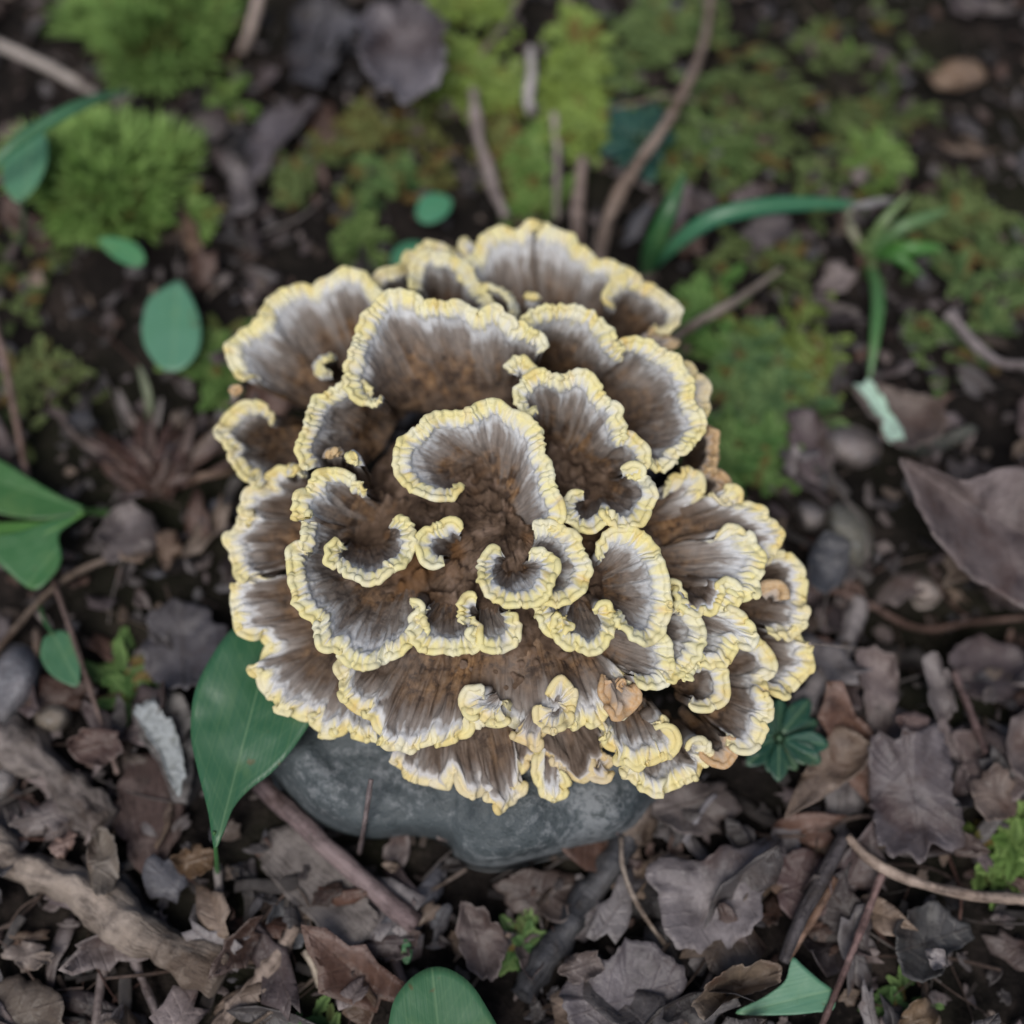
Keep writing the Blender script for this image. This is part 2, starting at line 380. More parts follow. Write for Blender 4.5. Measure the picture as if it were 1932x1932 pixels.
lobe('B 1040,1675 1130,1620 1200,1578 1250,1608 1290,1690 1340,1722 1400,1688 1482,1710 1562,1770 1622,1840 1672,1905 E 1722,262 1745,330 1735,375', [.046, .046, .045, .044, .043, .042], 'B 800,1800 810,1830 830,1850 850,1880 880,1920 E 900,250 920,290 940,330 960,370')
lobe('B 1225,1335 1290,1368 1314,1430 1292,1500 1255,1590 1330,1608 1365,1650 1325,1735', .040, 'B 1120,1400 1120,1440 1120,1500 1130,1560 1140,1600', tan=.9, bw=.6)
lobe('C 870,995 812,1018 803,1100 820,1200 870,1282 940,1312 980,1372 1030,1432 1038,1480 1090,1537 1150,1547 1230,1522 1290,1502 1400,1482 1480,1442 1560,1392 1640,1402 1740,1382 1800,1372 1870,1410 E 180,1420 250,1430 330,1400 400,1350 470,1350 530,1412 600,1352 700,1332 780,1292 830,1202 845,1140',
     [.044, .043, .041, .038, .036, .036, .036, .037, .038, .038, .040], 'C 1000,860 1100,860 1200,860 1320,850 1440,850 1560,840 1680,840 E 100,840 200,850 300,860 400,880 520,900 620,930', p=1.0, bw=.95, tan=.12)
lobe('C 1650,1218 1590,1208 1548,1250 1548,1302 1600,1352 1680,1427 1742,1392 1772,1325', .044, 'C 1720,1180 1720,1190 1730,1210 1740,1230 1760,1250', bw=.8, zb=.039)
lobe('E 340,1195 362,1163 430,1158 482,1200 497,1250 472,1300 467,1362 410,1372 340,1387 303,1330 320,1270', [.045, .044, .043], 'E 360,1250 370,1240 390,1240 400,1250 400,1270 390,1280 380,1280', zb=.039, tan=.25, bw=.7)
lobe('E 178,1370 178,1440 240,1482 300,1467 342,1412 328,1365', .041, 'E 220,1300 240,1290 270,1290 300,1300', zb=.039, tan=.5, bw=.7)
lobe('E 690,1200 720,1260 790,1300 835,1240 830,1180 780,1150', .042, 'E 690,1120 700,1110 730,1100 750,1100', tan=1., zb=.040, bw=.7)
# --- back
lobe('A 1005,470 1045,412 1120,420 1170,340 1230,270 1320,228 1402,250 1425,305', [.042, .043, .043], 'A 1150,620 1200,640 1280,640 1350,620 1420,600', bw=.9)
lobe('A 1278,505 1266,400 1288,330 1370,308 1460,313 1522,360 1552,430 1575,480 1632,540 1642,582 1585,612', [.048, .049, .049, .050, .050], 'A 1340,680 1370,690 1420,700 1480,700 1540,700', bw=1.0)
lobe('A 1602,520 1640,453 1710,443 1790,488 1852,570 1842,640 1795,662', [.050, .051, .052], 'A 1680,740 1700,760 1740,780 1780,790', bw=.9)
lobe('A 1478,300 1467,240 1520,188 1580,183 1625,222', .040, 'A 1540,400 1570,400 1600,390', zb=.038)
lobe('A 1552,450 1540,380 1600,290 1660,220 1720,158 1800,153 1860,128 1930,123 B 230,123 330,143 420,168 490,228 560,243 610,308 680,338 740,368 803,420 775,455', [.045, .046, .047, .047, .046, .045, .044], 'A 1680,760 1740,780 1800,800 1860,820 1930,830 B 300,830 380,830 460,830 540,830 620,820', p=1.3, bw=1.25)
lobe('B 735,590 718,520 760,470 830,430 930,458 990,518 1062,560 1078,640 1040,705 975,690', [.045, .046, .046, .044], 'B 640,780 680,800 720,820 760,830 790,830', bw=1.1, tan=.1)
lobe('B 955,790 1020,752 1085,790 1072,832 1005,848', .040, 'B 860,830 860,850 870,870', tan=.8, zb=.038, bw=.6)
# --- far sides
lobe('A 940,705 1018,610 1000,500 930,440 900,408 840,398 760,430 690,428 620,450 550,453 470,488 410,540 368,600 353,680 300,688 230,720 180,780 143,860 148,920 200,962 245,985', [.047, .047, .047, .046, .045, .044, .043],
     'A 1000,900 1000,950 990,990 970,1030 940,1060 910,1090 870,1120 830,1150 790,1180 750,1220', p=1.3, bw=1.05)
lobe('A 775,905 740,860 690,883 640,930 632,990 680,1027 745,1012', .049, 'A 800,960 790,970 780,980 775,990', bw=.55)
lobe('A 375,1290 330,1240 270,1228 200,1213 140,1258 108,1320 118,1390 168,1460 198,1530 258,1572 310,1602 352,1652', [.040, .041, .040], 'A 640,1270 640,1310 630,1350 620,1400 610,1440 600,1480', bw=1.15)
lobe('A 485,1605 498,1540 550,1508 602,1540 615,1595', .047, 'A 560,1640 580,1650 600,1640', bw=.7)
lobe('A 570,1590 450,1588 380,1620 290,1680 248,1740 258,1810 285,1865 C 230,168 180,220 138,310 148,400 200,470 235,515', [.040, .038, .037, .036], 'A 760,1660 770,1720 C 770,80 770,150 760,220 750,300 740,370', bw=.85)
lobe('C 240,515 170,560 143,640 158,720 143,790 200,800 248,830 240,870 278,920 253,980 290,1042 350,1062', [.035, .033, .031, .029], 'C 740,450 750,500 760,560 770,640 780,720 790,820 790,940', bw=.8, tan=.1)
lobe('C 375,1090 338,1130 390,1202 440,1262 500,1312 560,1322 620,1342 660,1350 645,1420 720,1452 800,1442 870,1462 940,1492 1015,1482', [.028, .028, .028, .030, .031], 'C 740,800 760,850 790,900 820,940 860,980 900,1000 950,1030 1000,1060', bw=.95, p=1.1)
lobe('C 1095,1575 1140,1642 1200,1712 1250,1722 1330,1742 1400,1762 1470,1772 1550,1792 1600,1802 1660,1792 1700,1852 1760,1892 1832,1852 1855,1780 1855,1670', [.023, .022, .021, .021, .020, .021], 'C 1200,1330 1260,1330 1320,1320 1400,1320 1480,1310 1560,1310 1640,1300 1720,1300 1800,1300', p=.9, bw=.7, tan=.3)
lobe('E 292,1640 248,1680 258,1762 310,1792 360,1812 392,1802 403,1740 390,1672', .022, 'E 310,1450 330,1440 350,1440 380,1450', p=.9, bw=.9)
lobe('E 580,1660 600,1685 642,1692 658,1640 640,1565', .025, 'E 560,1500 580,1490 600,1490', p=.9, bw=.5, tan=.5)
lobe('E 640,1345 690,1452 740,1542 800,1592 870,1612 960,1592 1032,1542 1053,1490 1012,1440 1012,1390 955,1372', [.036, .035, .034, .035, .036], 'E 640,1180 680,1170 720,1160 770,1150 820,1150 870,1160', p=1.1, bw=1.2)
lobe('E 790,1610 850,1682 930,1732 1000,1762 1080,1767 1140,1732 1200,1702 1252,1642 1263,1570 1212,1513 1170,1550', [.029, .028, .028, .029, .030], 'E 840,1350 880,1330 920,1310 960,1300 1000,1290 1040,1290', p=1.1, bw=1.1)
lobe('E 1500,890 1560,895 1592,920 1643,980 1643,1070 1612,1160 1602,1240 1633,1320 1622,1400 1560,1482 1500,1497 1435,1470', [.038, .037, .036, .035, .034, .033], 'E 1150,940 1150,980 1150,1030 1140,1080 1130,1130 1110,1180', bw=1.0)
lobe('E 1300,1525 1350,1562 1402,1557 1405,1500 1378,1455', .031, 'E 1100,1300 1110,1280 1130,1260', tan=1., bw=.7)
lobe('E 1185,1062 1270,1043 1333,1090 1342,1160 1312,1232 1260,1252 1215,1220', .041, 'E 1040,1070 1040,1090 1050,1110 1060,1130', bw=.8)
lobe('E 1685,405 1740,388 1802,430 1822,490 1862,540 1873,620 1862,720 1832,800 1800,832 1720,802 1640,802', [.034, .034, .033, .033], 'E 1250,480 1250,520 1250,560 1250,600 1250,650 1250,700', bw=.8, tan=.15)
lobe('E 1780,838 1842,850 1882,900 1888,1000 1862,1082 1800,1142 1720,1167 1655,1152', [.033, .032, .032], 'E 1250,800 1250,840 1250,880 1250,920 1250,960', bw=1.0)
lobe('E 1000,440 1045,520 1110,560 1150,650 1210,692 1275,668 1315,690 1335,600 1330,540', [.049, .050, .050, .049], 'E 900,400 910,430 930,450 960,460 1000,460 1050,450', bw=.13, name='flap', p=1.1)
lobe('E 140,1690 250,1560 360,1590 430,1640 520,1690 600,1650 690,1560 720,1440', [.021, .024, .023, .024, .026], 'E 140,1380 220,1370 300,1360 400,1350 500,1340 600,1330', bw=.16, p=.9, tan=.5, name='skirt')
# --- buds
for s_, z_, tn in (('A 1815,1000 1830,955 1875,940 1892,975 1870,1020', .062, 0.), ('B 215,560 225,520 255,510 272,535 268,565', .052, .1), ('A 135,1075 160,1045 210,1055 225,1090', .041, .9), ('E 1610,620 1630,598 1665,610 1668,645', .037, .9)):
    q = s_.split(); c_ = tr(s_).mean(0)
    b_ = 'D %d,%d %d,%d %d,%d' % (c_[0] - 4, c_[1] + 14, c_[0], c_[1] + 16, c_[0] + 4, c_[1] + 14)
    lobe(s_, z_, b_, zb=z_ - .008, bw=.5, th=.003, tan=tn, name='bud', sh=.0006)

# the knobbly heart that carries the fronds, and the foot
def core():
    nr, na = 90, 260
    r = np.linspace(0.0002, .050, nr); a = np.linspace(0, 2 * np.pi, na, endpoint=False)
    A, Rr = np.meshgrid(a, r, indexing='ij')
    x, y = CX + Rr * np.cos(A), CY + Rr * np.sin(A)
    z = Hcore(x, y) + (fbm(x * 260, y * 260, 5, 3) - .5) * .0045 + np.maximum(vn(x * 420, y * 420, 9) - .5, 0) * .009
    z += (vn(A * 38, Rr * 120, 3) - .5) * .0016
    top = np.stack([x, y, z], 2)
    prof = [(.0495, -.004), (.044, -.009), (.034, -.013), (.025, -.019), (.020, -.027), (.019, -.045)]
    z0 = z[:, -1]
    low = np.stack([np.stack([CX + q * np.cos(a), CY + q * np.sin(a), np.maximum(z0 + dz * 1.9, -.03)], 1) for q, dz in prof], 1)
    V = np.concatenate([top, low], 1)
    return obj('heart', mesh('heart', V.reshape(-1, 3) - np.array([CX, CY, 0]), grid_faces(na, V.shape[1], wrap=True), MC), fungus)
core()

# ------------------------------------------------------------------ the ground
_hol = P(1800, 1190, -.024)
def gh(x, y):
    x, y = np.asarray(x, float), np.asarray(y, float)
    return -.020 - .020 * np.exp(-(((x - _hol.x) / .040) ** 2 + ((y - _hol.y) / .018) ** 2) ** 2) + (fbm(x * 13, y * 13, 101, 3) - .5) * .013 + (fbm(x * 75, y * 75, 131, 2) - .5) * .0045
def G(px, py, lift=0.):
    """photo position -> point on the ground (plus lift)"""
    q = np.array([[px, py]], float); z = np.zeros(1)
    for _ in range(5):
        p = Pn(q, z); z = gh(p[:, 0], p[:, 1]) + lift
    p = Pn(q, z)[0]; return Vector(p)
def m_soil():
    k = NT('forest_soil', .95, .15); v = k.objvec()
    a = k.noise(v, 70., 5., .65); b = k.noise(v, 9., 3., .5); f = k.noise(v, 420., 4., .65)
    c = k.ramp(a, [(.3, (.005, .004, .004)), (.5, (.012, .010, .009)), (.7, (.040, .031, .027))])
    c = k.mix(k.ramp(b, [(.48, 0.), (.66, .55)]), c, (.022, .026, .010))
    c = k.mix(k.ramp(f, [(.55, 0.), (.75, .5)]), c, (.065, .052, .046))
    k.bump(k.math('ADD', a, k.math('MULTIPLY', f, .5)), .004)
    return k.color(c)
def ground():
    n = 300; s = np.linspace(-1, 1, n); c = np.sinh(s * 6.2) / np.sinh(6.2) * 14 + s * .35
    X, Y = np.meshgrid(c, c, indexing='ij')
    V = np.stack([X, Y, gh(X, Y) - .002], 2).reshape(-1, 3)
    return obj('ground', mesh('ground', V, grid_faces(n, n), m_soil()), kind='structure', label='dark damp forest soil under leaf litter and moss', cat='ground')
ground()

# ------------------------------------------------------------------ materials of the forest floor
def m_dead():
    k = NT('dead_leaf', .5, .5); v = k.pos()
    base = k.objcol(); lu, lv = k.attr('lu'), k.attr('lv')
    rnd = k.n('VectorMath', operation='ADD'); k.put(v, rnd.inputs[0]); k.put(k.xyz(k.objrand(), k.objrand(), k.objrand()), rnd.inputs[1])
    v = rnd.outputs[0]
    a = k.noise(v, 90., 4., .6); f = k.noise(v, 500., 4., .65); b = k.noise(v, 260., 2., .5)
    alv = k.math('ABSOLUTE', lv)
    vein = k.math('POWER', k.math('ABSOLUTE', k.math('COSINE', k.math('ADD', k.math('MULTIPLY', k.math('SUBTRACT', lu, k.math('MULTIPLY', alv, .75)), 6.), k.math('MULTIPLY', a, 3.)))), 22.)
    mid = k.math('SUBTRACT', 1., k.math('MULTIPLY', alv, 14.), True)
    vv = k.math('MULTIPLY', k.math('MAXIMUM', k.math('MULTIPLY', vein, .5), mid), k.ramp(b, [(.3, .15), (.65, 1.)]))
    pc = k.attr('pc', 'Color'); base = k.mix(1., k.mix(k.math('MULTIPLY', k.attr('pcf'), 1.), base, pc), (.64, .63, .64), 'MULTIPLY')
    big = k.noise(v, 38., 4., .65)
    c = k.mix(k.ramp(a, [(.34, .85), (.5, 0.)]), base, k.mix(1., base, (.32, .29, .31), 'MULTIPLY'))
    c = k.mix(k.ramp(big, [(.50, 0.), (.66, .75)]), c, k.mix(.18, k.mix(1., base, (1.75, 1.75, 1.75), 'MULTIPLY'), (.40, .38, .39)))
    c = k.mix(k.ramp(big, [(.34, .7), (.46, 0.)]), c, k.mix(1., base, (.50, .34, .28), 'MULTIPLY'))
    c = k.mix(k.ramp(f, [(.5, 0.), (.7, .5)]), c, k.mix(.5, base, (.05, .04, .04)))
    c = k.mix(k.math('MULTIPLY', vv, .22), c, k.mix(.4, base, (.30, .24, .20)))
    k.bump(k.math('ADD', k.math('MULTIPLY', vv, .35), k.math('ADD', k.math('MULTIPLY', a, .8), k.math('MULTIPLY', f, .4))), .0011)
    return k.color(c)
def m_green():
    k = NT('green_leaf', .4, .45); v = k.objvec()
    base = k.mix(1., k.objcol(), (.80, .84, .80), 'MULTIPLY'); lu, lv = k.attr('lu'), k.attr('lv')
    a = k.noise(v, 45., 3., .5); f = k.noise(v, 600., 3., .6)
    par = k.noise(k.xyz(k.math('MULTIPLY', lv, 14.), k.math('MULTIPLY', lu, .35)), 1., 2., .5)
    c = k.mix(k.ramp(a, [(.35, .5), (.6, 0.)]), base, k.mix(1., base, (.62, .80, .66), 'MULTIPLY'))
    c = k.mix(k.ramp(par, [(.45, 0.), (.75, .22)]), c, k.mix(.35, base, (.30, .42, .16)))
    mid = k.math('SUBTRACT', 1., k.math('MULTIPLY', k.math('ABSOLUTE', lv), 20.), True)
    c = k.mix(k.math('MULTIPLY', mid, .3), c, (.25, .38, .20))
    c = k.mix(k.ramp(f, [(.62, 0.), (.8, .35)]), c, (.05, .09, .04))
    sv = k.math('POWER', k.math('ABSOLUTE', k.math('COSINE', k.math('ADD', k.math('MULTIPLY', k.math('SUBTRACT', lu, k.math('MULTIPLY', k.math('ABSOLUTE', lv), 1.3)), 5.), k.math('MULTIPLY', a, 2.)))), 30.)
    c = k.mix(k.math('MULTIPLY', sv, .06), c, (.22, .36, .18))
    c = k.mix(k.ramp(k.noise(k.pos(), 210., 2., .5), [(.70, 0.), (.76, .7)]), c, (.10, .075, .03))
    c = k.mix(k.ramp(k.noise(k.pos(), 60., 4., .6), [(.55, 0.), (.75, .45)]), c, k.mix(.5, base, (.22, .30, .10)))
    k.bump(k.math('ADD', k.math('MULTIPLY', par, .6), k.math('ADD', a, k.math('MULTIPLY', f, .15))), .0006, .5)
    k.b.inputs['Subsurface Weight'].default_value = .0
    return k.color(c)
def m_wood():
    k = NT('weathered_wood', .65, .35)
    base = k.mix(1., k.objcol(), (.74, .74, .75), 'MULTIPLY'); lu, lv = k.attr('lu'), k.attr('lv')
    st = k.xyz(k.math('MULTIPLY', lu, 1.6), k.math('MULTIPLY', lv, 9.), k.math('MULTIPLY', k.objrand(), 30.))
    a = k.noise(st, 1., 4., .65); b = k.noise(k.pos(), 130., 4., .6); f = k.noise(k.pos(), 700., 3., .6)
    big = k.noise(k.pos(), 45., 4., .65)
    c = k.mix(k.ramp(a, [(.36, .85), (.52, 0.)]), base, k.mix(1., base, (.28, .25, .25), 'MULTIPLY'))
    c = k.mix(k.ramp(big, [(.50, 0.), (.60, .75)]), c, k.mix(.15, k.mix(1., base, (1.8, 1.8, 1.8), 'MULTIPLY'), (.40, .38, .36)))
    c = k.mix(k.ramp(big, [(.36, .8), (.46, 0.)]), c, k.mix(1., base, (.40, .33, .28), 'MULTIPLY'))
    c = k.mix(k.ramp(b, [(.54, 0.), (.70, .6)]), c, k.mix(1., base, (1.5, 1.5, 1.5), 'MULTIPLY'))
    c = k.mix(k.ramp(b, [(.30, .5), (.42, 0.)]), c, (.05, .04, .035))
    k.bump(k.math('ADD', a, k.math('ADD', k.math('MULTIPLY', b, .6), k.math('MULTIPLY', f, .3))), .0013)
    return k.color(c)
def m_stone():
    k = NT('stone', .55, .4); v = k.objvec(); base = k.objcol()
    a = k.noise(v, 55., 5., .62); f = k.noise(v, 330., 4., .7); b = k.noise(v, 22., 3., .55)
    c = k.mix(k.ramp(a, [(.34, .7), (.52, 0.)]), base, k.mix(1., base, (.45, .48, .50), 'MULTIPLY'))
    c = k.mix(k.ramp(k.math('ADD', k.math('MULTIPLY', b, .5), k.math('MULTIPLY', f, .5)), [(.49, 0.), (.58, .75)]), c, k.mix(.55, base, (.34, .36, .38)))
    c = k.mix(k.ramp(f, [(.30, .5), (.42, 0.)]), c, k.mix(1., base, (.35, .4, .38), 'MULTIPLY'))
    k.bump(k.math('ADD', a, k.math('MULTIPLY', f, .5)), .0018)
    return k.color(c)
def m_lichen():
    k = NT('lichen', .95, .1); v = k.objvec()
    f = k.noise(v, 420., 4., .7); base = k.objcol()
    c = k.mix(k.ramp(f, [(.38, .8), (.52, 0.)]), base, k.mix(1., base, (.45, .45, .42), 'MULTIPLY'))
    k.bump(f, .0015); return k.color(c)
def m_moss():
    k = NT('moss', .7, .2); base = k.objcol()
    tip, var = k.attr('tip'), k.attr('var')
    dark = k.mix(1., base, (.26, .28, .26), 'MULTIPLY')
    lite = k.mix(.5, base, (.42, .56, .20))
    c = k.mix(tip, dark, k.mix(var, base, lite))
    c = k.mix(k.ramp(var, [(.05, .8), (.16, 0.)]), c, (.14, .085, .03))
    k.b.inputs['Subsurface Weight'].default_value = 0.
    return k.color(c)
MD, MG, MW, MS, ML, MM = m_dead(), m_green(), m_wood(), m_stone(), m_lichen(), m_moss()

_seed = [1000]
def sd():
    _seed[0] += 7; return _seed[0]
def place(name, V, F, mat, parent=None, attrs=None, shade=True, **kw):
    """world-space vertices -> an object whose origin is at its own base"""
    V = np.asarray(V, float).reshape(-1, 3)
    o = np.array([V[:, 0].mean(), V[:, 1].mean(), V[:, 2].min()])
    me = mesh(name, V - o, F, mat, shade, attrs)
    return obj(name, me, parent, loc=Vector(o) - (parent.location if parent else Vector()), **kw)

def rings(out, nr, c=None):
    c = out.mean(0) if c is None else np.asarray(c, float)
    rho = np.linspace(0, 1, nr + 1)[1:]
    Q = c[None, None] + (out - c)[:, None] * rho[None, :, None]
    return c, rho, Q
def sheet(name, pts, lift=.004, mat=None, jag=0., cup=0., crumple=.002, tilt=(0, 0), axis=None, fold=0., th=.0004, nr=9, na=84, hi=None, twist=0., parent=None, z0=None, **kw):
    """a leaf blade: outline in the photo, lying on the ground; cup/fold/tilt/crumple bend it"""
    s = sd(); q0 = tr('D ' + pts) if isinstance(pts, str) else np.asarray(pts, float)
    out = catmull(q0, na, True)
    if jag:
        w0 = np.vstack([q0, q0[:1]]); L0 = np.r_[0, np.cumsum(np.linalg.norm(np.diff(w0, axis=0), axis=1))]; s0 = np.linspace(0, L0[-1], na + 1)[:-1]
        out = .45 * out + .55 * np.stack([np.interp(s0, L0, w0[:, k]) for k in (0, 1)], 1)
    c0 = out.mean(0)
    if jag:
        t = np.arange(na) / na * 2 * np.pi
        d = out - c0; ln = np.linalg.norm(d, axis=1).mean()
        k = (fbm(np.cos(t) * 3.5 + 9, np.sin(t) * 3.5 + 9, s, 3) - .5) * jag * 1.5 + (vn(np.arange(na) * .55, t * 0, s + 5) - .5) * jag * .8
        k = k - np.maximum(vn(np.cos(t) * 2.3 + 9, np.sin(t) * 2.3 + 9, s + 9) - .66, 0) * jag * 6.
        k = np.maximum(k, -.6)
        out = c0 + d * (1 + k)[:, None]
    c, rho, Q = rings(out, nr)
    X = np.concatenate([c[None], Q.reshape(-1, 2)]); rr = np.concatenate([[0], np.tile(rho, na)])
    g = G(*c0); zc = (g.z + lift) if z0 is None else z0
    p0 = Pn(X, zc); ctr = p0[0]
    if axis is None: ax = np.array([1., .3])
    else:
        a = tr('D ' + axis); pa = Pn(a, zc); ax = (pa[1] - pa[0])[:2]; ctr = pa[0]
    ax = ax / np.linalg.norm(ax); pe = np.array([-ax[1], ax[0]])
    rel = p0[:, :2] - ctr[:2]; lu = rel @ ax; lv = rel @ pe
    size = np.abs(p0[:, :2] - p0[0, :2]).max()
    z = zc + tilt[0] * (p0[:, 0] - p0[0, 0]) + tilt[1] * (p0[:, 1] - p0[0, 1]) + cup * rr ** 2 + fold * np.abs(lv)
    z = z + (fbm(p0[:, 0] * 55, p0[:, 1] * 55, s + 1, 3) - .5) * 2 * crumple + (.0 if not jag else 1.) * rr ** 3 * (vn(np.arctan2(p0[:, 1] - p0[0, 1], p0[:, 0] - p0[0, 0]) * 1.3 + 9, rr, s + 4) - .35) * 2.2 * crumple + twist * lu * lv / max(size, 1e-4)
    gz = gh(p0[:, 0], p0[:, 1]); z = np.maximum(z, gz + .0004)
    top = Pn(X, z); bot = top - np.array([0, 0, th])
    n1 = len(top)
    tri = np.array([[0, 1 + ((i + 1) % na) * nr, 1 + i * nr] for i in range(na)])
    qd = grid_faces(na, nr, 1, True)
    rim = 1 + np.arange(na) * nr + nr - 1; rim2 = np.roll(rim, -1)
    side = np.stack([rim, rim2, rim2 + n1, rim + n1], 1)
    V = np.concatenate([top, bot])
    F = [tri, tri[:, ::-1] + n1, qd, qd[:, ::-1] + n1, side]
    at = {'lu': np.tile(lu * 100, 2), 'lv': np.tile(lv * 100, 2)}
    return place(name, V, F, mat or MD, parent, at, **kw)
def rock(name, pts, height, mat=None, sharp=5., bumpy=.15, na=72, nr=16, z0=None, tilt=(0, 0), parent=None, sink=.003, **kw):
    s = sd(); out = catmull(tr('D ' + pts), na, True); c, rho, Q = rings(out, nr)
    g = G(*out.mean(0)).z if z0 is None else z0
    X = np.concatenate([c[None], Q.reshape(-1, 2)]); rr = np.concatenate([[0], np.tile(rho, na)])
    p0 = Pn(X, g + height * .5)
    q = .022 if len(pts) > 120 else .012
    n = (fbm(p0[:, 0] / q, p0[:, 1] / q, s, 4) - .5) * 2 + .9 * np.abs(fbm(p0[:, 0] / q * .6, p0[:, 1] / q * .9, s + 8, 3) - .5)
    z = g + height * (1 - rr ** sharp) * (1 + bumpy * n) + (tilt[0] * (p0[:, 0] - p0[0, 0]) + tilt[1] * (p0[:, 1] - p0[0, 1])) * (1 - rr ** sharp) - sink * rr ** 8
    V = Pn(X, z)
    tri = np.array([[0, 1 + ((i + 1) % na) * nr, 1 + i * nr] for i in range(na)])
    rim = V[1 + np.arange(na) * nr + nr - 1]
    low = rim * 1.0; low[:, 2] -= .006
    n1 = len(V); V = np.concatenate([V, low])
    r = 1 + np.arange(na) * nr + nr - 1; r2 = np.roll(r, -1); b = n1 + np.arange(na); b2 = np.roll(b, -1)
    return place(name, V, [tri, grid_faces(na, nr, 1, True), np.stack([r, b, b2, r2], 1)], mat or MS, parent, {'lu': V[:, 0] * 100, 'lv': V[:, 1] * 100}, **kw)
def stick(name, pts, wpx, lift=0., mat=None, taper=(1., .8), knots=.12, nseg=None, na=10, flat=1., parent=None, lifts=None, rough=.1, **kw):
    """a twig: path in the photo, width in photo pixels"""
    s = sd(); q = tr('D ' + pts)
    rad = wpx * .5 * 0.000190
    lf = np.interp(np.linspace(0, 1, len(q)), np.linspace(0, 1, len(np.atleast_1d(lifts if lifts is not None else [lift]))), np.atleast_1d(lifts if lifts is not None else [lift]))
    p3 = np.array([G(x, y, l + rad * .8) for (x, y), l in zip(q, lf)])
    return tube(name, p3, rad, mat or MW, taper, knots, nseg, na, flat, parent, rough, s, **kw)
def tube_geo(p3, rad, taper=(1., .8), knots=.12, nseg=None, na=10, flat=1., rough=.1, s=1):
    L = np.linalg.norm(np.diff(p3, axis=0), axis=1).sum()
    n = nseg or int(max(8, min(110, L / max(rad * (.25 if rough >= .18 else .7), .0006))))
    c = catmull(p3, n)
    tg = np.gradient(c, axis=0); tg /= np.linalg.norm(tg, axis=1, keepdims=True)
    up = np.array([0, 0, 1.]); sde = np.cross(tg, up); sde /= np.maximum(np.linalg.norm(sde, axis=1, keepdims=True), 1e-6)
    nn = np.cross(sde, tg)
    t = np.linspace(0, 1, n)
    rr = rad * (taper[0] + (taper[1] - taper[0]) * t) * (1 + knots * 2 * (fbm(t * n * .25, t * 0, s) - .5) + knots * 1.5 * (vn(t * n * .12, t * 0 + 3, s + 2) > .8))
    a = np.linspace(0, 2 * np.pi, na, endpoint=False)
    if rough >= .18: knots *= 1.3
    k = 1 + rough * 2 * (vn(t[:, None] * n * .35, np.cos(a)[None] * 2 + 5, s + 3) - .5) + rough * (vn(t[:, None] * n * .1, np.sin(a)[None] * 2 + 5, s + 4) - .5)
    if rough >= .18:
        k = k + rough * .9 * (fbm(t[:, None] * n * .16, a[None] * 3.2 + 5, s + 5, 3) - .5) + rough * .5 * (vn(t[:, None] * n * .07, a[None] * 1.2, s + 6) > .55)
        wob = rad * .35 * np.stack([fbm(t * 5, t * 0 + i_, s + 7 + i_) - .5 for i_ in range(3)], 1); c = c + wob
    V = c[:, None] + (rr[:, None] * k)[:, :, None] * (np.cos(a)[None, :, None] * sde[:, None] + flat * np.sin(a)[None, :, None] * nn[:, None])
    V = np.concatenate([V.reshape(-1, 3), c[:1] - tg[:1] * rad * .15, c[-1:] + tg[-1:] * rad * .15])
    u = np.arange(n - 1); v = np.arange(na)
    U, Vv = np.meshgrid(u, v, indexing='ij'); U, Vv = U.ravel(), Vv.ravel(); V2 = (Vv + 1) % na
    F = np.stack([U * na + Vv, U * na + V2, (U + 1) * na + V2, (U + 1) * na + Vv], 1)
    e = n * na
    i = np.arange(na); j = (i + 1) % na
    T = np.concatenate([np.stack([np.full(na, e), j, i], 1), np.stack([np.full(na, e + 1), (n - 1) * na + i, (n - 1) * na + j], 1)])
    lu = np.r_[np.repeat(t * L * 100, na), 0, L * 100]; lv = np.r_[np.tile(np.sin(a) * rad * 100 * 2, n), 0, 0]
    return V, [F, T], {'lu': lu, 'lv': lv}
def tube(name, p3, rad, mat, taper, knots, nseg, na, flat, parent, rough, s, **kw):
    V, F, at = tube_geo(np.asarray(p3, float), rad, taper, knots, nseg, na, flat, rough, s)
    return place(name, V, F, mat, parent, at, **kw)
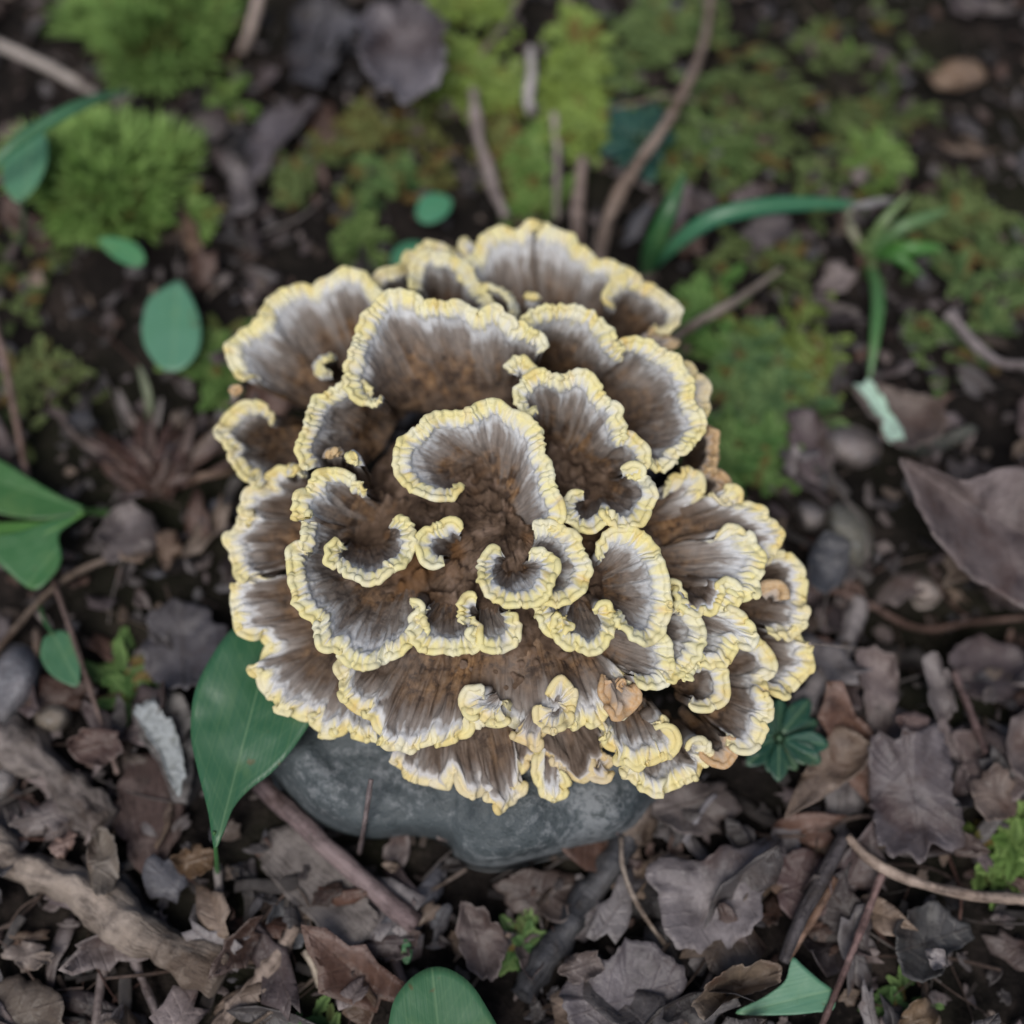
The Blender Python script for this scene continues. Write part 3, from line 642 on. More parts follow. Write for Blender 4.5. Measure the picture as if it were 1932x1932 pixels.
def blade(name, pts, heights, wpx, mat=None, parent=None, keel=.35, n=40, prof=None, **kw):
    """a grass blade: path in the photo with heights above ground, widest in the middle, keeled and thin"""
    q = tr('D ' + pts); hs = np.interp(np.linspace(0, 1, len(q)), np.linspace(0, 1, len(heights)), heights)
    p3 = np.array([G(x, y, h) for (x, y), h in zip(q, hs)])
    c = catmull(p3, n); t = np.linspace(0, 1, n)
    tg = np.gradient(c, axis=0); tg /= np.linalg.norm(tg, axis=1, keepdims=True)
    view = np.array([0, -.35, .94]); sde = np.cross(tg, view); sde /= np.linalg.norm(sde, axis=1, keepdims=True); nn = np.cross(sde, tg)
    wd = wpx * .5 * .00019 * (np.interp(t, *prof) if prof else (np.sin(np.pi * np.clip(t * .93 + .06, 0, 1)) ** .7))
    cols = np.array([-1, -.5, 0, .5, 1.])
    top = c[:, None] + sde[:, None] * (wd[:, None] * cols[None])[:, :, None] + nn[:, None] * (np.abs(cols)[None] * wd[:, None] * keel)[:, :, None]
    bot = top - nn[:, None] * .0003
    n1 = n * 5; V = np.concatenate([top.reshape(-1, 3), bot.reshape(-1, 3)])
    f = grid_faces(n, 5); e0 = np.arange(n - 1) * 5; e1 = e0 + 4
    side = np.concatenate([np.stack([e0, e0 + 5, e0 + 5 + n1, e0 + n1], 1), np.stack([e1, e1 + n1, e1 + 5 + n1, e1 + 5], 1)])
    lu = np.tile(np.repeat(t * np.linalg.norm(np.diff(c, axis=0), axis=1).sum() * 100, 5), 2); lv = np.tile((wd[:, None] * cols[None] * 100).ravel(), 2)
    return place(name, V, [f, f[:, ::-1] + n1, side], mat or MG, parent, {'lu': lu, 'lv': lv}, **kw)
def root_empty(name, px, py, label, cat, group=None):
    o = bpy.data.objects.new(name, None); COL.objects.link(o); o.location = G(px, py)
    o['label'] = label; o['category'] = cat
    if group: o['group'] = group
    return o

# ------------------------------------------------------------------ the stone under the fungus
stone = rock('stone', '470,1400 560,1300 800,1240 1100,1260 1250,1400 1262,1470 1235,1530 1195,1572 1110,1600 1010,1625 925,1642 868,1625 840,1592 770,1580 690,1585 600,1560 545,1515 500,1460', .032, sharp=16, bumpy=.22,
     na=120, nr=30, tilt=(.02, .12), color=(.070, .086, .094), label='dark blue-grey flat stone with pale lichen flecks under the fungus', cat='stone')

# ------------------------------------------------------------------ green leaves
GREEN, PALE = (.050, .150, .080), (.105, .270, .170)
big = root_empty('green_leaf', 408, 1610, 'largest broad dark green leaf, its upper half tucked under the fungus beside the stone', 'leaf')
sheet('blade', '404,1600 392,1530 372,1450 360,1385 366,1310 395,1245 440,1185 500,1160 570,1180 610,1250 600,1330 565,1395 515,1455 470,1490 440,1525 420,1575', z0=.018, mat=MG, axis='406,1605 520,1170', fold=.10, crumple=.0022, tilt=(0, .05), parent=big, na=120, color=(.040, .135, .070))
stick('stalk', '404,1570 408,1615 411,1650', 10, lifts=[.033, .024, .004], parent=big, taper=(.6, 1.), mat=MG, color=(.05, .15, .05), knots=.03, rough=.03)
sheet('green_leaf', '724,1990 733,1932 746,1882 785,1838 832,1824 882,1850 918,1900 948,1960 960,2040 900,2110 820,2120 750,2070', lift=.020, mat=MG, axis='845,2110 815,1826', fold=.06, crumple=.001, color=(.060, .165, .085), label='broad mid green leaf with a rounded tip lying over litter below the stone', cat='leaf')
sheet('green_leaf', '1388,1912 1440,1882 1480,1852 1490,1822 1497,1806 1515,1822 1545,1848 1574,1872 1572,1905 1540,1910 1480,1915', lift=.012, mat=MG, axis='1390,1912 1560,1870', fold=.12, crumple=.001, tilt=(.0, .05), color=(.130, .290, .200), label='pale blue-green three-cornered leaf over thin twigs', cat='leaf')
sheet('green_leaf', '338,529 352,545 370,580 379,620 374,660 352,690 325,700 297,688 272,650 268,610 280,565 305,545 325,534', lift=.016, mat=MG, axis='338,528 325,700', fold=.07, crumple=.0008, color=(.125, .300, .205), label='pale green upright oval leaf with a pointed tip on dark soil', cat='leaf')
sheet('green_leaf', '186,452 205,446 240,452 265,468 274,490 262,502 235,497 205,478', lift=.018, mat=MG, axis='186,452 272,494', fold=.06, crumple=.0008, color=(.095, .290, .140), label='small oval green leaf just below the spiky moss cushion', cat='leaf')
sheet('green_leaf', '788,385 798,370 820,363 845,370 853,380 845,402 822,418 800,420 786,408', lift=.012, mat=MG, axis='853,378 788,412', crumple=.0008, color=(.090, .300, .180), label='small rounded blue-green leaf alone on dark moss behind the fungus', cat='leaf')
sheet('green_leaf', '738,485 750,465 775,455 800,462 800,490 775,512 745,510', lift=.012, mat=MG, axis='800,470 740,500', crumple=.0008, color=(.080, .270, .160), label='small green leaf half hidden by the back rim of the fungus', cat='leaf')
sheet('green_leaf', '5,300 20,265 45,240 72,232 88,262 88,305 72,345 50,372 30,380 8,350', lift=.034, mat=MG, axis='45,385 60,234', fold=.08, crumple=.001, color=(.115, .280, .175), label='oval pale green leaf behind an arching grass blade', cat='leaf')
stick('plant_stalk', '42,378 46,410 40,470', 9, lifts=[.033, .018, 0.], mat=MG, color=(.03, .09, .05), knots=.03, label='thin green stalk below the oval leaf and arching blade', cat='stalk')
sm = root_empty('green_leaf', 85, 1160, 'small heart-based green leaf hanging from a thin curved stalk', 'leaf')
sheet('blade', '100,1192 120,1190 140,1205 150,1240 148,1292 120,1288 92,1268 76,1238 82,1205', lift=.014, mat=MG, axis='96,1190 148,1290', fold=.08, crumple=.0008, parent=sm, color=(.065, .175, .095))
stick('stalk', '75,1140 84,1170 100,1196', 8, lifts=[.004, .010, .014], parent=sm, mat=MG, color=(.05, .15, .06), knots=.03)
sheet('green_leaf', '762,1772 772,1775 778,1795 772,1816 763,1818 757,1800', lift=.008, mat=MG, crumple=.0006, na=40, nr=5, color=(.04, .15, .06), label='tiny narrow green leaf beside the reddish twig end', cat='leaf')
rp = root_empty('ribbed_plant', 160, 965, 'bright green ribbed plant with broad pleated leaves spreading from one stalk', 'plant')
for k_, (o_, a_, c_) in enumerate([('165,962 120,940 60,905 0,868 -80,830 -130,850 -120,900 -50,950 30,975 110,978', '165,962 -120,870', (.060, .170, .055)),
                                   ('165,966 110,980 30,985 -60,985 -140,970 -140,1010 -60,1040 20,1030 100,1000', '165,966 -140,990', (.095, .230, .050)),
                                   ('160,968 112,1005 116,1052 100,1085 62,1112 8,1072 -20,1040 -30,1015 30,1005 90,985', '165,966 50,1105', (.050, .165, .060))]):
    sheet('leaf', o_, lift=.016 + .003 * (k_ == 1), mat=MG, axis=a_, fold=.16, crumple=.0012, parent=rp, color=c_)
stick('stalk', '210,968 180,965 150,964', 14, lifts=[.004, .010, .018], parent=rp, mat=MG, color=(.09, .20, .06), knots=.03)
def whorl(px, py, r, n, col, label, h=.014):
    e = root_empty('whorled_plant', px, py, label, 'plant')
    rg = np.random.RandomState(int(px))
    for i in range(n):
        a = i / n * 2 * math.pi + rg.uniform(-.15, .15); ln = r * rg.uniform(.75, 1.1); w_ = ln * .26
        d = np.array([math.cos(a), math.sin(a)]); q = np.array([-d[1], d[0]])
        st = np.array([px, py]) + d * ln * .12
        pts = [st, st + d * ln * .3 + q * w_ * .7, st + d * ln * .6 + q * w_, st + d * ln * .88 + q * w_ * .55, st + d * ln, st + d * ln * .88 - q * w_ * .55, st + d * ln * .6 - q * w_, st + d * ln * .3 - q * w_ * .7]
        m = 'D'; ax = '%f,%f %f,%f' % (*st, *(st + d * ln))
        sheet('leaf', np.array(pts), lift=h + rg.uniform(-.003, .003), mat=MG, axis=ax, fold=.2, crumple=.0005, na=32, nr=5, parent=e, color=np.array(col) * rg.uniform(.8, 1.3))
    stick('stem', '%d,%d %d,%d' % (px, py, px + 3, py + 8), 10, lifts=[h, 0.], parent=e, mat=MG, color=(.03, .09, .05))
whorl(1470, 1392, 78, 13, (.014, .068, .052), 'dark blue-green whorl of small leaves beside the fungus edge')
whorl(1205, 262, 72, 11, (.014, .062, .060), 'dark teal whorl of small leaves beside a long tan stem', .010)

# grass
blade('wild_grass', '-40,350 10,290 70,245 140,205 200,182 250,172', [.04, .048, .050, .048, .042, .034], 26, color=(.055, .17, .09), label='arching green grass blade crossing in front of an oval leaf', cat='grass')
blade('wild_grass', '1215,520 1235,460 1262,395 1292,325', [.0, .022, .034, .040], 40, color=(.030, .115, .045), label='short upright dark green grass blade behind the fungus', cat='grass')
lg = blade('wild_grass', '1220,515 1270,465 1340,415 1430,392 1530,385 1625,387 1660,383', [.0, .020, .034, .038, .034, .028, .025], 34, color=(.045, .180, .105), label='long blue-green grass blade arching sideways to a white dry tip', cat='grass')
blade('dry_tip', '1600,390 1632,386 1690,376', [.0305, .0295, .024], 16, color=(.45, .45, .44), mat=MD, parent=lg)
gp = root_empty('grass_tuft', 1640, 480, 'small green grass tuft with splayed blades rooted in moss', 'grass')
for s_, h_, w_, c_ in (('1635,470 1665,420 1715,365', [0, .012, .018], 20, (.17, .24, .10)), ('1640,475 1700,430 1790,395', [0, .014, .016], 28, (.10, .19, .08)), ('1645,480 1710,470 1780,468', [0, .010, .010], 30, (.06, .20, .035)),
                       ('1640,485 1655,560 1650,640 1640,720', [0, .012, .014, .008], 26, (.08, .20, .07)), ('1640,480 1650,520 1665,540', [0, .006, .006], 16, (.26, .24, .14)), ('1640,480 1690,485 1740,520', [0, .010, .006], 24, (.05, .17, .03)), ('1600,380 1605,430 1630,480', [.01, .006, 0], 20, (.30, .26, .20))):
    blade('blade', s_, h_, w_, parent=gp, color=c_)
# dry tuft left of the fungus
dt = root_empty('dry_tuft', 300, 925, 'dry reddish-brown tuft of withered blades spreading over dark litter', 'dead plant')
rg = np.random.RandomState(5)
for i in range(26):
    a = rg.uniform(-2.7, -.35); ln = rg.uniform(90, 200); bx, by = 300 + rg.uniform(-25, 25), 925 + rg.uniform(-15, 20)
    ex, ey = bx + math.cos(a) * ln, by + math.sin(a) * ln * .85
    mx, my = (bx + ex) / 2 + rg.uniform(-15, 15), (by + ey) / 2 + rg.uniform(-12, 6)
    c_ = [(.105, .052, .040), (.135, .082, .066), (.19, .14, .12), (.09, .045, .030)][rg.randint(4)]
    blade('blade', '%f,%f %f,%f %f,%f' % (bx, by, mx, my, ex, ey), [.002, rg.uniform(.008, .014), rg.uniform(.003, .012)], rg.uniform(11, 24), mat=MD, parent=dt, color=c_, n=14)
for s_, w_, c_ in (('222,735 245,790 285,832', 20, (.27, .24, .22)), ('262,690 280,750 286,825', 17, (.19, .23, .13)), ('305,750 296,800 290,830', 13, (.22, .20, .18)), ('110,785 160,840 250,890', 13, (.17, .13, .11)), ('420,800 370,860 330,915', 18, (.20, .155, .125)), ('440,890 380,900 340,912', 15, (.17, .10, .055))):
    blade('blade', s_, [.010, .010, .004], w_, mat=MD, parent=dt, color=c_, n=16)

# ------------------------------------------------------------------ twigs and wood
def T(pts, w_, col, label, lift=.002, lifts=None, name='twig', cat='twig', **kw):
    return stick(name, pts, w_, lift, lifts=lifts, color=col, label=label, cat=cat, **kw)
T('-30,72 60,112 120,142 182,178', 26, (.42, .37, .33), 'pale peeled stick ending below the tall moss cushion', .004)
T('497,-40 482,20 470,65 455,100', 26, (.36, .29, .25), 'short pale tan stick standing beside the tall moss cushion', lifts=[.02, .01, .004])
T('1345,-60 1335,40 1312,125 1255,235 1195,320 1158,385 1138,440 1128,500', 24, (.34, .26, .21), 'long tan bent stem leading from the moss to the back of the fungus', lifts=[.004, .010, .018, .022, .020, .014, .010, .006], taper=(.7, 1.2))
T('893,165 897,220 905,270 922,320 930,355 955,410', 26, (.36, .30, .28), 'pale knobbly stick lying across yellow-green moss', .008, taper=(.8, .8), knots=.3)
T('1000,90 1003,140 996,185 1004,212', 30, (.50, .46, .45), 'short whitish stick bedded in bright moss', .012, taper=(.6, .9), knots=.3)
T('1045,215 1052,290 1050,350 1050,415', 16, (.36, .31, .27), 'thin greyish upright stalk in moss behind the fungus', .008)
T('1098,298 1092,370 1088,460', 28, (.34, .26, .22), 'thick brown stalk directly behind the top rim of the fungus', .008, taper=(.8, 1.))
T('1472,508 1400,560 1330,600 1262,645', 22, (.27, .22, .18), 'straight grey-brown stem pointing at the fungus over bright moss', lifts=[.008, .018, .024, .028], taper=(.5, 1.))
T('985,-10 955,45 925,80 905,110', 15, (.26, .22, .19), 'short dull stick in the moss beyond the pale sticks', .006)
wood = T('-60,1575 40,1630 130,1675 230,1735 320,1785 425,1838', 66, (.27, .22, .18), 'thick weathered branch with peeling bark lying across the leaf litter', .002, name='branch', cat='branch', taper=(.8, 1.), knots=.16, na=30, rough=.32)
T('10,1388 70,1430 130,1490 200,1560', 70, (.20, .17, .155), 'grey rotting branch piece resting below two pebbles', .002, name='branch', cat='branch', knots=.2, na=30, rough=.36)
sheet('bark_chip', '470,1612 515,1570 560,1556 640,1640 712,1725 690,1775 640,1792 560,1712', lift=.006, mat=MW, jag=.12, th=.0045, crumple=.002, axis='500,1580 680,1770', color=(.155, .135, .125), label='flat grey-brown slab of bark lying beside the reddish twig', cat='bark')
T('490,1478 560,1545 640,1620 720,1690 785,1745', 36, (.20, .145, .145), 'straight reddish twig running from the stone edge down the litter', .008, taper=(.8, 1.))
T('1598,1578 1650,1628 1730,1665 1830,1688 1935,1697', 18, (.40, .31, .25), 'long curved tan twig over dark leaf litter', .012, taper=(.9, 1.))
T('1592,1580 1550,1660 1510,1735 1478,1815', 26, (.085, .075, .080), 'straight blackish twig leaning against a brown leaf', .010)
T('1575,1655 1545,1715 1485,1810', 14, (.25, .15, .10), 'thin rusty twig alongside the blackish twig', .010)
T('1664,1648 1630,1740 1590,1840 1540,1960', 13, (.21, .13, .12), 'very thin reddish twig passing the three-cornered leaf', .012)
T('1172,1580 1176,1640 1205,1710 1258,1788', 9, (.36, .30, .25), 'pale curled tendril in front of the stone corner', lifts=[.012, .016, .012, .004])
T('1190,1580 1120,1680 1060,1770 985,1880', 52, (.040, .042, .050), 'thick black rotten stick lying below the stone', .0, name='branch', cat='branch', rough=.25)
T('1618,1140 1590,1225 1545,1290 1490,1355', 42, (.27, .24, .235), 'pale grey broken stick beside the dark leafy whorl', .004, rough=.2)
T('-15,600 10,690 30,790 55,920 70,960', 15, (.24, .16, .13), 'reddish thin stem rising beside the ribbed plant', lifts=[.012, .014, .012, .006, .002])
T('95,1080 130,1180 170,1300 222,1460', 10, (.20, .14, .12), 'thin brown stem beside the small hanging leaf', lifts=[.010, .014, .012, .004])
T('-20,1245 60,1150 135,1085 240,1040', 14, (.20, .15, .115), 'thin brown twig passing under the ribbed plant', .006)
T('410,1632 413,1690 404,1760 402,1810', 15, (.28, .25, .235), 'short grey twig below the stalk of the largest green leaf', .006)
T('1530,1105 1620,1130 1730,1185 1830,1175 1940,1165', 12, (.17, .105, .085), 'thin dark root running over the dark hollow', .006)
T('1528,1214 1580,1219 1645,1228', 4, (.40, .34, .30), 'hair-thin pale stalk touching the fungus rim', lifts=[.052, .030, .010])
T('1790,590 1830,640 1880,682 1940,690', 22, (.30, .26, .26), 'bent grey twig on dark litter beyond the lichen-striped leaf', .006)
T('215,1760 195,1830 180,1940', 18, (.20, .16, .15), 'straight dark twig under the thick weathered branch', .002)
T('235,1765 270,1850 310,1945', 16, (.23, .19, .185), 'slanting grey twig under the thick weathered branch', .003)
T('560,1745 510,1820 460,1880 400,1960', 26, (.23, .175, .14), 'splintered brown stick below the slab of bark', .004, rough=.3)
T('735,1790 760,1850 775,1900', 16, (.21, .15, .14), 'short brown twig above the rounded green leaf', .002)
T('575,1795 590,1820 604,1862', 24, (.45, .38, .30), 'cream dry pod lying below the slab of bark', .004, taper=(.6, .5), name='seed_pod', cat='pod')
T('700,1470 690,1540 678,1610', 9, (.20, .16, .16), 'fine twig resting against the front of the stone', lifts=[.040, .036, .006])
T('1290,1590 1330,1520 1350,1500', 12, (.24, .23, .25), 'thin grey twig beside the stone corner', .006)
T('1150,205 1200,195 1255,180 1310,190', 8, (.30, .24, .19), 'fine bowed stem over the dark teal whorl', .012)
T('1370,1790 1320,1880 1300,1950', 10, (.20, .16, .14), 'fine twig under the tan curled leaf', .004)
T('880,1640 800,1690 760,1720', 7, (.26, .21, .18), 'thread-thin twig in front of the stone', .004)
T('1800,1270 1830,1340 1860,1420', 14, (.17, .11, .105), 'thin dark twig across the purplish leaves', .010)

# ------------------------------------------------------------------ dead leaves and bark one can pick out
def D(pts, col, label, lift=.006, name='dead_leaf', cat='leaf', jag=.14, crumple=.0045, **kw):
    return sheet(name, pts, lift, MD, jag=jag, crumple=crumple, color=np.array(col) * (.78, .80, .77), label=label, cat=cat, **kw)
D('1695,862 1750,880 1820,905 1900,880 1990,890 2040,980 2040,1120 1960,1160 1880,1125 1810,1070 1755,1000 1722,930', (.25, .195, .195), 'large purplish-brown curled dead leaf arching over a dark hollow', .026, cup=.006, tilt=(-.05, .10), axis='1690,860 2030,1060', fold=.12, jag=.05, na=120)
dl = D('1612,735 1640,715 1700,735 1760,745 1800,790 1770,825 1710,845 1668,830 1640,790', (.27, .21, .19), 'brown dead leaf with a mint-green lichen stripe', .010, cup=.004, crumple=.003)
sheet('lichen', '1612,725 1640,716 1662,740 1680,775 1702,808 1705,832 1680,838 1662,800 1640,765', lift=.0155, mat=ML, jag=.16, crumple=.002, th=.0008, parent=dl, color=(.50, .70, .58))
D('1690,835 1740,828 1790,815 1830,800 1845,812 1800,842 1730,860', (.075, .085, .070), 'dark narrow leaf strip below the lichen-striped leaf', .006)
rock('pebble', '1552,822 1580,802 1625,808 1660,835 1655,868 1620,885 1580,872 1558,850', .012, color=(.26, .22, .21), label='rounded pinkish-grey pebble next to the lichen-striped leaf', cat='pebble', sharp=3)
D('1482,775 1530,768 1560,800 1575,860 1560,915 1520,900 1490,850', (.155, .110, .120), 'purple-brown leaf scrap between bright moss and the pinkish pebble', .006)
D('1478,880 1496,838 1512,850 1500,900', (.29, .25, .26), 'narrow pale leaf sliver beside the purple-brown scrap', .010, jag=.05)
rock('pebble', '1562,950 1600,946 1640,985 1645,1040 1620,1072 1580,1060 1556,1010', .013, color=(.175, .165, .135), label='olive-grey pebble near the outer fungus edge', cat='pebble', sharp=3)
rock('pebble', '1500,950 1530,945 1560,965 1550,1000 1515,1000', .010, color=(.23, .20, .19), label='small grey-brown pebble wedged against the olive-grey one', cat='pebble', sharp=3)
D('1525,1040 1560,1000 1605,1020 1600,1080 1560,1120 1530,1100', (.080, .085, .105), 'slate-blue leaf scrap in front of the olive-grey pebble', .014, jag=.06)
rock('pebble', '1712,1090 1745,1082 1778,1108 1770,1135 1735,1140 1715,1118', .010, color=(.37, .31, .28), label='small pale pebble in the dark hollow', cat='pebble', sharp=3)
D('1640,1405 1665,1370 1720,1375 1765,1370 1790,1430 1805,1500 1815,1590 1770,1620 1715,1628 1670,1610 1645,1540 1636,1470', (.22, .185, .20), 'large greyish-purple dead leaf with a torn lower edge', .012, axis='1700,1375 1740,1625', fold=.10, crumple=.008, jag=.17, na=110)
D('1690,1352 1725,1342 1755,1355 1745,1378 1705,1384', (.37, .25, .23), 'small pinkish leaf scrap atop the large greyish-purple leaf', .017, jag=.12)
D('1480,1545 1500,1490 1530,1430 1575,1370 1615,1380 1648,1410 1630,1450 1580,1490 1530,1520', (.30, .215, .165), 'folded tan leaf pointing towards the fungus', .012, axis='1480,1545 1620,1390', fold=.25, jag=.06)
D('1612,1215 1650,1195 1690,1230 1695,1310 1670,1400 1640,1395 1630,1310', (.22, .165, .16), 'long reddish-grey leaf strip above the folded tan leaf', .009, fold=.15, axis='1640,1200 1660,1400')
D('1740,1240 1770,1230 1800,1290 1810,1350 1780,1370 1755,1330', (.25, .215, .22), 'upright grey leaf strip over purplish litter', .012, fold=.15, axis='1750,1235 1790,1365')
D('1220,1640 1260,1615 1300,1625 1350,1590 1400,1600 1460,1582 1462,1640 1450,1705 1420,1750 1380,1790 1320,1805 1270,1780 1245,1725', (.27, .235, .25), 'broad pale greyish dead leaf with a toothed edge below the stone corner', .010, axis='1400,1590 1290,1800', fold=.06, jag=.10, na=120)
D('1465,1620 1520,1600 1570,1640 1560,1720 1510,1745 1470,1710', (.155, .095, .095), 'dark red-brown leaf between pale leaf and blackish twig', .006, jag=.08)
D('1060,1880 1090,1825 1150,1810 1180,1770 1230,1780 1290,1830 1300,1900 1280,1960 1180,1990 1090,1960', (.19, .165, .185), 'scalloped purplish-grey dead leaf near the black rotten stick', .010, jag=.12, na=120)
D('1050,1830 1080,1800 1130,1795 1140,1830 1090,1860', (.165, .125, .115), 'brown leaf scrap resting on the scalloped leaf', .014)
D('1312,1895 1330,1860 1370,1830 1420,1812 1465,1820 1475,1850 1430,1872 1370,1890 1330,1925', (.34, .26, .20), 'tan curled leaf beside the three-cornered green leaf', .012, cup=.008, jag=.16)
D('1688,1760 1710,1715 1760,1700 1810,1725 1840,1770 1800,1800 1775,1840 1735,1858 1700,1830', (.090, .088, .090), 'dark grey lumpy crust on the litter below the long tan twig', .010, crumple=.006, jag=.14)
D('1745,1792 1780,1790 1790,1822 1760,1830', (.27, .24, .25), 'small pale scrap stuck on the dark grey crust', .016, jag=.1)
D('1800,1385 1850,1370 1932,1400 1960,1470 1900,1520 1845,1495 1810,1440', (.24, .18, .175), 'pinkish-brown leaf beside the large greyish-purple leaf', .008)
D('1830,1480 1880,1440 1920,1475 1915,1540 1860,1550', (.31, .235, .205), 'pale pink-tan leaf overlapping the pinkish-brown leaf', .012)
D('1790,1230 1850,1200 1930,1230 1940,1300 1870,1330 1810,1300', (.165, .125, .135), 'purplish dead leaf above the pinkish-brown leaf', .008)
D('670,60 700,10 780,-10 835,30 848,80 835,140 790,185 745,190 705,150 680,110', (.33, .30, .34), 'large lavender-grey curled dead leaf amid moss', .016, cup=.018, jag=.16, na=110, crumple=.007)
D('560,20 620,-10 668,40 650,110 600,160 550,150 540,80', (.105, .100, .120), 'dark slate-grey dead leaf next to the lavender-grey one', .008, jag=.22, crumple=.007)
D('470,330 470,260 500,210 560,180 600,190 560,240 520,290 500,350', (.165, .140, .160), 'narrow purple-grey leaf strip below the slate-grey leaf', .008, fold=.1, axis='600,180 480,345')
D('390,280 430,275 470,320 480,390 440,400 430,340', (.23, .20, .21), 'pale grey leaf fragment joined to the narrow purple-grey strip', .008)
D('350,235 375,205 420,200 430,240 400,265', (.20, .165, .165), 'small brownish leaf lump below the tall moss cushion', .008)
D('-10,250 30,225 60,240 50,270 0,300', (.20, .145, .125), 'brown leaf behind the oval pale green leaf', .006)
D('90,250 150,230 190,240 180,290 120,310', (.075, .078, .095), 'dark blue-grey leaf beside the spiky moss cushion', .004)
D('265,1225 280,1160 330,1130 390,1150 430,1180 425,1250 380,1290 320,1300 280,1275', (.130, .120, .140), 'dark bluish-grey dead leaf next to the largest green leaf', .008, axis='340,1130 345,1300', fold=.08)
D('168,1010 200,960 250,945 295,985 300,1030 250,1062 200,1060', (.235, .195, .195), 'pale pinkish dead leaf at the foot of the dry tuft', .008)
D('290,1010 330,1000 345,1040 310,1075', (.21, .125, .075), 'small orange-brown leaf scrap beside the pale pinkish leaf', .007)
D('122,1395 160,1372 225,1380 235,1420 190,1445 140,1432', (.20, .125, .110), 'reddish-brown dead leaf on the grey rotting branch', .016, jag=.08)
rock('pebble', '-20,1260 20,1215 70,1230 85,1270 60,1330 10,1370 -25,1340', .016, color=(.22, .21, .225), label='largest grey pebble, above the grey rotting branch', cat='pebble', sharp=3)
rock('pebble', '60,1345 85,1318 130,1325 140,1355 110,1385 70,1378', .011, color=(.22, .185, .15), label='round tan pebble between grey pebble and reddish leaf', cat='pebble', sharp=3)
rock('pebble', '-20,1445 15,1430 40,1455 35,1490 0,1515 -25,1490', .012, color=(.235, .21, .20), label='pale pebble beside the grey rotting branch', cat='pebble', sharp=3)
bk = sheet('bark_chip', '240,1330 290,1300 345,1310 365,1370 362,1450 352,1512 325,1505 300,1440 262,1390', lift=.010, mat=MW, jag=.10, th=.004, crumple=.002, color=(.20, .19, .185), label='pale bark piece crusted with whitish lichen beside the largest green leaf', cat='bark')
sheet('lichen', '250,1335 285,1318 318,1345 340,1400 352,1470 340,1500 322,1480 300,1420 272,1380', lift=.0150, mat=ML, jag=.14, crumple=.002, th=.0008, parent=bk, color=(.40, .43, .44))
sheet('bark_chip', '215,1500 250,1430 310,1420 345,1490 340,1560 310,1625 270,1650 235,1610 215,1560', lift=.006, mat=MW, jag=.10, th=.005, crumple=.002, axis='260,1430 290,1640', color=(.095, .062, .055), label='dark reddish slab of rotten bark below the lichen-crusted piece', cat='bark')
D('165,1590 190,1560 215,1580 225,1640 215,1680 180,1685 165,1640', (.26, .215, .18), 'small tan wedge-shaped leaf beside the dark bark slab', .012)
D('20,1555 60,1520 130,1500 145,1530 100,1570 50,1580', (.32, .27, .265), 'whitish-pink torn leaf in the litter below the pebbles', .010, jag=.2)
D('90,1600 130,1560 150,1570 120,1625', (.25, .15, .12), 'rusty leaf sliver under the thin tan needle', .012)
D('495,1760 520,1700 560,1690 585,1740 570,1785 520,1795', (.150, .160, .185), 'blue-grey flat scrap under the slab of bark', .003, jag=.08)
D('450,1640 480,1620 490,1690 465,1720', (.12, .11, .12), 'dark grey scrap between the largest leaf stalk and bark slab', .004)
D('320,1620 370,1590 405,1600 400,1640 350,1660', (.20, .115, .055), 'orange-brown leaf scrap below the dark bark slab', .008, fold=.1)
D('1750,140 1800,110 1850,118 1860,150 1810,170 1770,165', (.32, .205, .13), 'tan-orange dead leaf on dark litter beyond the moss', .008, jag=.06)
D('-20,1860 40,1840 110,1870 120,1940 40,1990 -30,1950', (.19, .145, .115), 'broad brown dead leaf below the thick weathered branch', .006)
D('0,1800 40,1775 90,1785 100,1815 40,1835', (.29, .225, .19), 'pale tan leaf next to the broad brown one', .008, jag=.16)
D('1690,1940 1715,1895 1745,1880 1770,1910 1760,1960', (.25, .165, .095), 'warm tan leaf tip near the dark grey crust', .010, jag=.05)
D('1180,1500 1300,1470 1380,1480 1400,1530 1340,1580 1260,1560', (.170, .135, .130), 'brownish leaf lying against the stone corner', .006)
D('930,1660 1000,1640 1100,1650 1130,1690 1060,1740 970,1720', (.135, .098, .088), 'brown dead leaf directly in front of the stone', .004)
D('1400,440 1440,400 1490,410 1480,450 1430,470', (.28, .235, .24), 'small pinkish-grey leaf under the long grass blade', .010)
D('1380,370 1420,345 1450,360 1430,400 1395,410', (.22, .165, .17), 'small brown leaf beyond the long grass blade', .008)
D('700,1770 740,1740 790,1760 780,1800 730,1815', (.20, .155, .15), 'greyish-brown leaf scrap at the reddish twig end', .005)
D('870,1700 930,1720 960,1790 930,1850 880,1820 860,1760', (.22, .17, .165), 'upright pinkish leaf strip below the stone', .008, fold=.15, axis='880,1700 920,1850')
D('970,1790 1010,1760 1040,1800 1000,1850', (.125, .09, .09), 'dark brown scrap beside the black rotten stick', .005)
D('1840,1100 1900,1085 1935,1110 1930,1150 1880,1150', (.12, .085, .08), 'dark leaf lobe under the large curled leaf', .002)
rock('pebble', '1000,1648 1012,1640 1022,1650 1018,1665 1004,1664', .006, color=(.40, .40, .46), label='tiny whitish pebble in front of the brown dead leaf', cat='pebble', na=24, nr=6, sharp=3)

